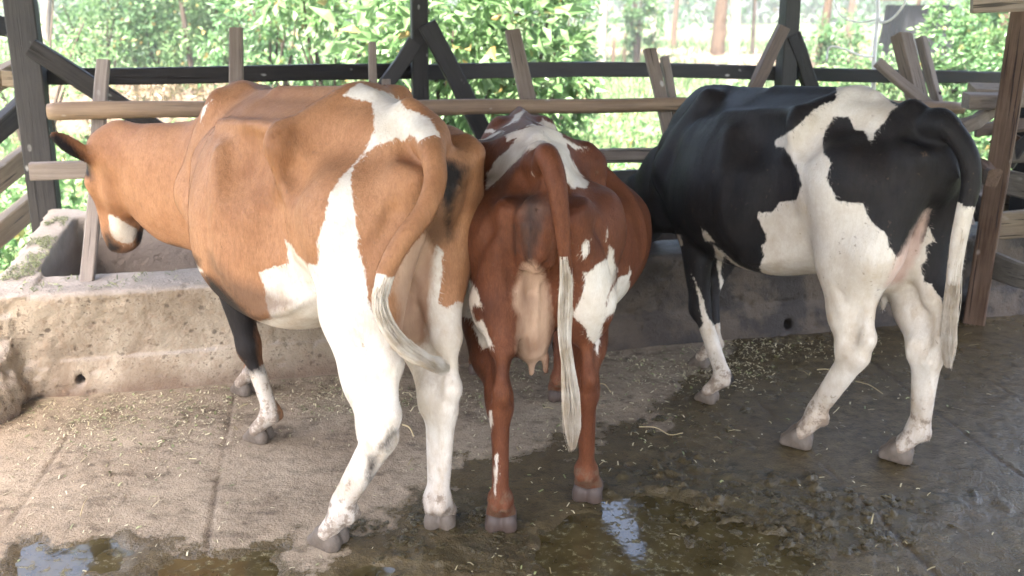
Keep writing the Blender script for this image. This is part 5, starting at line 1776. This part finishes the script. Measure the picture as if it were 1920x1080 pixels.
def relax(v, f, it):
    n = len(v)
    e = np.concatenate([f[:, [0, 1]], f[:, [1, 2]], f[:, [2, 3]], f[:, [3, 0]]])
    cnt = np.bincount(e[:, 0], minlength=n) + np.bincount(e[:, 1], minlength=n)
    for k in range(it):
        s = np.zeros_like(v)
        for ax in range(3):
            s[:, ax] = np.bincount(e[:, 0], v[e[:, 1], ax], n) + np.bincount(e[:, 1], v[e[:, 0], ax], n)
        v = v + .5 * (s / cnt[:, None] - v)
    return v

CARAMEL['tail_white'], RED['tail_white'], BLACK['tail_white'] = .86, .80, .62
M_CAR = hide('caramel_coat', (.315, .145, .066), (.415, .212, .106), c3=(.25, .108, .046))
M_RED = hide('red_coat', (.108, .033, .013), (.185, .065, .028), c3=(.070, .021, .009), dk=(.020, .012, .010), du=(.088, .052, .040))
M_BLK = hide('black_coat', (.010, .0095, .010), (.022, .016, .013), black=True, sk1=(.44, .30, .24), sk2=(.58, .44, .37))
def hair_mat(name, a, b):
    N = NT(name)
    p = N.coord('Object')
    N.base(N.mix(N.ramp(N.noise(p, 18, 3, .6), .35, .65), a, b), .6)
    return N.m
M_WH = hair_mat('white_tail_hair', (.60, .54, .46), (.40, .32, .23))
HERD = 'dairy cows at the feed trough'
cowL = make_cow(CARAMEL, 'cow', 'caramel cow with white legs and white rump patch, its head turned over the trough', 'cow', HERD, M_CAR, M_HORN)
cowM = make_cow(RED, 'cow', 'red brown cow seen from behind between the caramel cow and the black one', 'cow', HERD, M_RED, M_HORN2)
cowR = make_cow(BLACK, 'cow', 'black and white cow standing sideways beside the leaning post', 'cow', HERD, M_BLK, M_HORN)
c = CARAMEL
switch(c, [loc(c, *p) for p in [(726, 505, 2.38), (712, 560, 2.37), (726, 610, 2.37), (762, 655, 2.38), (806, 680, 2.40), (842, 690, 2.44)]], [(0, .014), (.3, .019), (.6, .023), (.9, .018), (1, .008)], 1200, (0, .6), M_WH, cowL, 3)
c = RED
switch(c, [loc(c, *p) for p in [(1058, 480, 2.44), (1061, 540, 2.44), (1060, 620, 2.45), (1066, 690, 2.46), (1072, 760, 2.47), (1075, 840, 2.48)]], [(0, .010), (.25, .018), (.55, .011), (.76, .025), (.92, .024), (1, .008)], 1200, (0, .65), M_WH, cowM, 4)
c = BLACK
switch(c, [loc(c, *p) for p in [(1802, 420, 2.97), (1792, 480, 2.97), (1785, 560, 2.97), (1779, 620, 2.97), (1777, 688, 2.97)]], [(0, .010), (.3, .015), (.6, .018), (.85, .023), (1, .009)], 1100, (0, .6), M_WH, cowR, 5)
# ------------------------------------------------------------------ chaff, straw and leaf bits on the floor and the trough rim
def flecks(name, X, Y, Z, ln, wd, mat, tilt=.25):
    n = len(X)
    a = npr.rand(n) * 6.28
    ax = np.column_stack([np.cos(a), np.sin(a), npr.normal(size=n) * tilt]); ax /= np.linalg.norm(ax, axis=1)[:, None]
    sd = np.column_stack([-np.sin(a), np.cos(a), npr.normal(size=n) * tilt])
    L = (ln * npr.uniform(.4, 1.5, n))[:, None]; W = (wd * npr.uniform(.6, 1.4, n))[:, None]
    c = np.column_stack([X, Y, Z])
    bend = np.array([0, 0, 1.0]) * L * npr.uniform(-.05, .25, (n, 1))
    v = np.stack([c - ax * L / 2 - sd * W / 2, c - ax * L / 2 + sd * W / 2, c + sd * W / 2 + bend, c - sd * W / 2 + bend, c + ax * L / 2 + sd * W / 2, c + ax * L / 2 - sd * W / 2], 1)
    b = np.arange(n)[:, None] * 6
    f = np.concatenate([b + np.array([[0, 3, 2, 1]]), b + np.array([[3, 5, 4, 2]])])
    me = mesh_np(name, v.reshape(-1, 3), f, smooth=False)
    fattr(me, 'lr', np.repeat(npr.rand(n), 6))
    return link(name, me, mat, kind='stuff')
def straw_mat(name, a, b):
    N = NT(name); N.base(N.mix(N.attr('lr'), a, b), .6); return N.m
M_STRAW = straw_mat('straw', (.22, .17, .075), (.52, .45, .27))
M_BIT = straw_mat('green_fodder', (.08, .10, .03), (.26, .27, .12))
M_CHAFF = straw_mat('pale_chaff', (.22, .19, .10), (.50, .44, .29))
def on_floor(n, dens):
    """random places on the floor kept with probability dens(u, v, x, y)"""
    x = npr.uniform(-2.5, 2.6, n); y = npr.uniform(2.25, 4.75, n)
    s = (x - O0.x) * E_.x + (y - O0.y) * E_.y; t = (x - O0.x) * N_.x + (y - O0.y) * N_.y
    k = npr.rand(n) < dens(x, y, t) * (t < -.075)
    x, y = x[k], y[k]
    return x, y, floor_height(np.stack([x, y], 1))[0] + .003
near_trough = lambda x, y, t: np.clip(.05 + .95 * np.exp(-((t + .25) / .42) ** 2), 0, 1) * np.clip(.5 + 1.8 * fbm2(x * 3, y * 3, 3, 301), .08, 1) * sstep(2.1, .9, x)
fl = on_floor(40000, near_trough)
flecks('chaff', *fl, .015, .0036, M_CHAFF)
fl = on_floor(9000, lambda x, y, t: .55 * near_trough(x, y, t))
flecks('fodder_bits', *fl, .016, .006, M_BIT)
fl = on_floor(2600, lambda x, y, t: .35 * near_trough(x, y, t) + .03)
flecks('straw_bits', *fl, .045, .0036, M_STRAW)
# chopped grass lying on the rim, thickest at the left end
n = 2600
s = npr.rand(n) * .12 + .02 + (npr.rand(n) < .35) * npr.rand(n) * 1.6; t = npr.rand(n) * 1.05 + .05
t = np.where(s > .16, npr.rand(n) * .22 + .03, t)
g = fbm2(s * 12, t * 7, 3, 401); k = g > .05
s, t = s[k], t[k]
W = np.array([st(a, b)[:] for a, b in zip(s, t)])
bvh_t = BVHTree.FromPolygons([tuple(v.co) for v in trough.data.vertices], [tuple(p.vertices) for p in trough.data.polygons])
zz = []
for a, b in zip(s, t):
    h = bvh_t.ray_cast(Vector((a, b, 1.2)), Vector((0, 0, -1)))
    zz.append(h[0].z + .003 if h[0] else -1)
zz = np.array(zz); k = zz > .3
zz = zz + npr.rand(len(zz)) * .012
flecks('rim_fodder', W[k, 0], W[k, 1], zz[k], .022, .003, M_BIT, .5)
# single stalks one can pick out
def stalk(px_pts, label, mat=None, r=.0022):
    P = [at_z(u, v, .012) for u, v in px_pts]
    bm = bmesh.new()
    tube(bm, [(p.x, p.y, p.z + .010 * (i % 2)) for i, p in enumerate(P)], r, r * .7, 6, 12)
    obj_bm('straw_stalk', bm, mat or M_STALK, None, smooth=True, label=label, cat='straw', group='loose straw stalks on the floor')
M_STALK = simple_mat('straw_stalk', (.48, .38, .20), .6)
stalk([(1198, 800), (1230, 806), (1255, 815), (1280, 816)], 'bent tan stalk lying behind the red brown cow')
stalk([(1108, 722), (1132, 724), (1145, 735)], 'short curved stalk behind the hind leg of the red cow')
stalk([(755, 796), (768, 806), (776, 818)], 'broad pale straw beside the hock of the caramel cow', r=.004)
stalk([(1532, 693), (1550, 696), (1563, 698)], 'pale green stalk in front of the black cow', M_STALK, .003)
stalk([(1605, 715), (1630, 726), (1655, 738)], 'dark straw between the hind legs of the black cow')
stalk([(150, 968), (158, 950), (164, 934)], 'straw lying on the dry floor at the left', r=.0018)
# wet manure in clods and smears where the herd stands
def manure():
    V, Fq = [], []
    base = bmesh.new(); bmesh.ops.create_icosphere(base, subdivisions=3, radius=1.0)
    bv = np.array([v.co[:] for v in base.verts]); bf = np.array([[v.index for v in f.verts] for f in base.faces]); base.free()
    cl_ = [at_z(u, v) for u, v in ((1240, 905), (1310, 960), (1400, 930), (1480, 985), (1560, 940), (1620, 1005), (1350, 1030), (1500, 1050), (1190, 1020), (900, 985), (960, 1035), (820, 1000), (1660, 950), (1430, 1040), (700, 1010), (1290, 800))]
    for i in range(520):
        c = cl_[npr.randint(len(cl_))]
        x, y = c.x + npr.normal() * .10, c.y + npr.normal() * .07
        r = npr.uniform(.004, .012) * (1.0 if npr.rand() < .9 else 1.6)
        n = 1 + .9 * vnoise3(bv[:, 0] * 1.7 + i * 3.1, bv[:, 1] * 1.7, bv[:, 2] * 1.7, i % 60) + .7 * vnoise3(bv[:, 0] * 4 + i * 3.1, bv[:, 1] * 4, bv[:, 2] * 4, i % 50)
        p = bv * n[:, None] * np.array([r * npr.uniform(.8, 1.8), r * npr.uniform(.8, 1.5), r * npr.uniform(.28, .55)])
        a = npr.rand() * 6.28
        p = np.column_stack([p[:, 0] * math.cos(a) - p[:, 1] * math.sin(a), p[:, 0] * math.sin(a) + p[:, 1] * math.cos(a), p[:, 2]])
        z0 = floor_height(np.array([[x, y]]))[0][0]
        Fq.append(bf + len(V) * len(bv)); V.append(p + np.array([x, y, z0 + r * .1]))
    N = NT('wet_manure'); q = N.coord('Object')
    nn = N.noise(q, 40, 5, .65)
    N.base(N.mix(N.ramp(nn, .35, .65), (.026, .020, .008), (.075, .058, .026)), .34, N.bump(nn, .5, .006), .4)
    link('manure', mesh_np('manure', np.concatenate(V), np.concatenate(Fq), False), N.m, kind='stuff')
manure()
# ------------------------------------------------------------------ thin bright air between here and the far wood
def haze(density):
    bm = bmesh.new()
    bmesh.ops.create_cube(bm, size=1)
    for v in bm.verts: v.co = (v.co.x * 230, -75 + (v.co.y + .5) * 202, -1.6 + (v.co.z + .5) * 15)
    m = bpy.data.materials.new('haze'); m.use_nodes = True
    t = m.node_tree
    for n in list(t.nodes): t.nodes.remove(n)
    o = t.nodes.new('ShaderNodeOutputMaterial'); pv = t.nodes.new('ShaderNodeVolumePrincipled')
    pv.inputs['Color'].default_value = (.93, .96, 1, 1); pv.inputs['Density'].default_value = density; pv.inputs['Anisotropy'].default_value = .2
    t.links.new(pv.outputs[0], o.inputs['Volume'])
    obj_bm('haze', bm, m, None, kind='stuff')
haze(.0018)
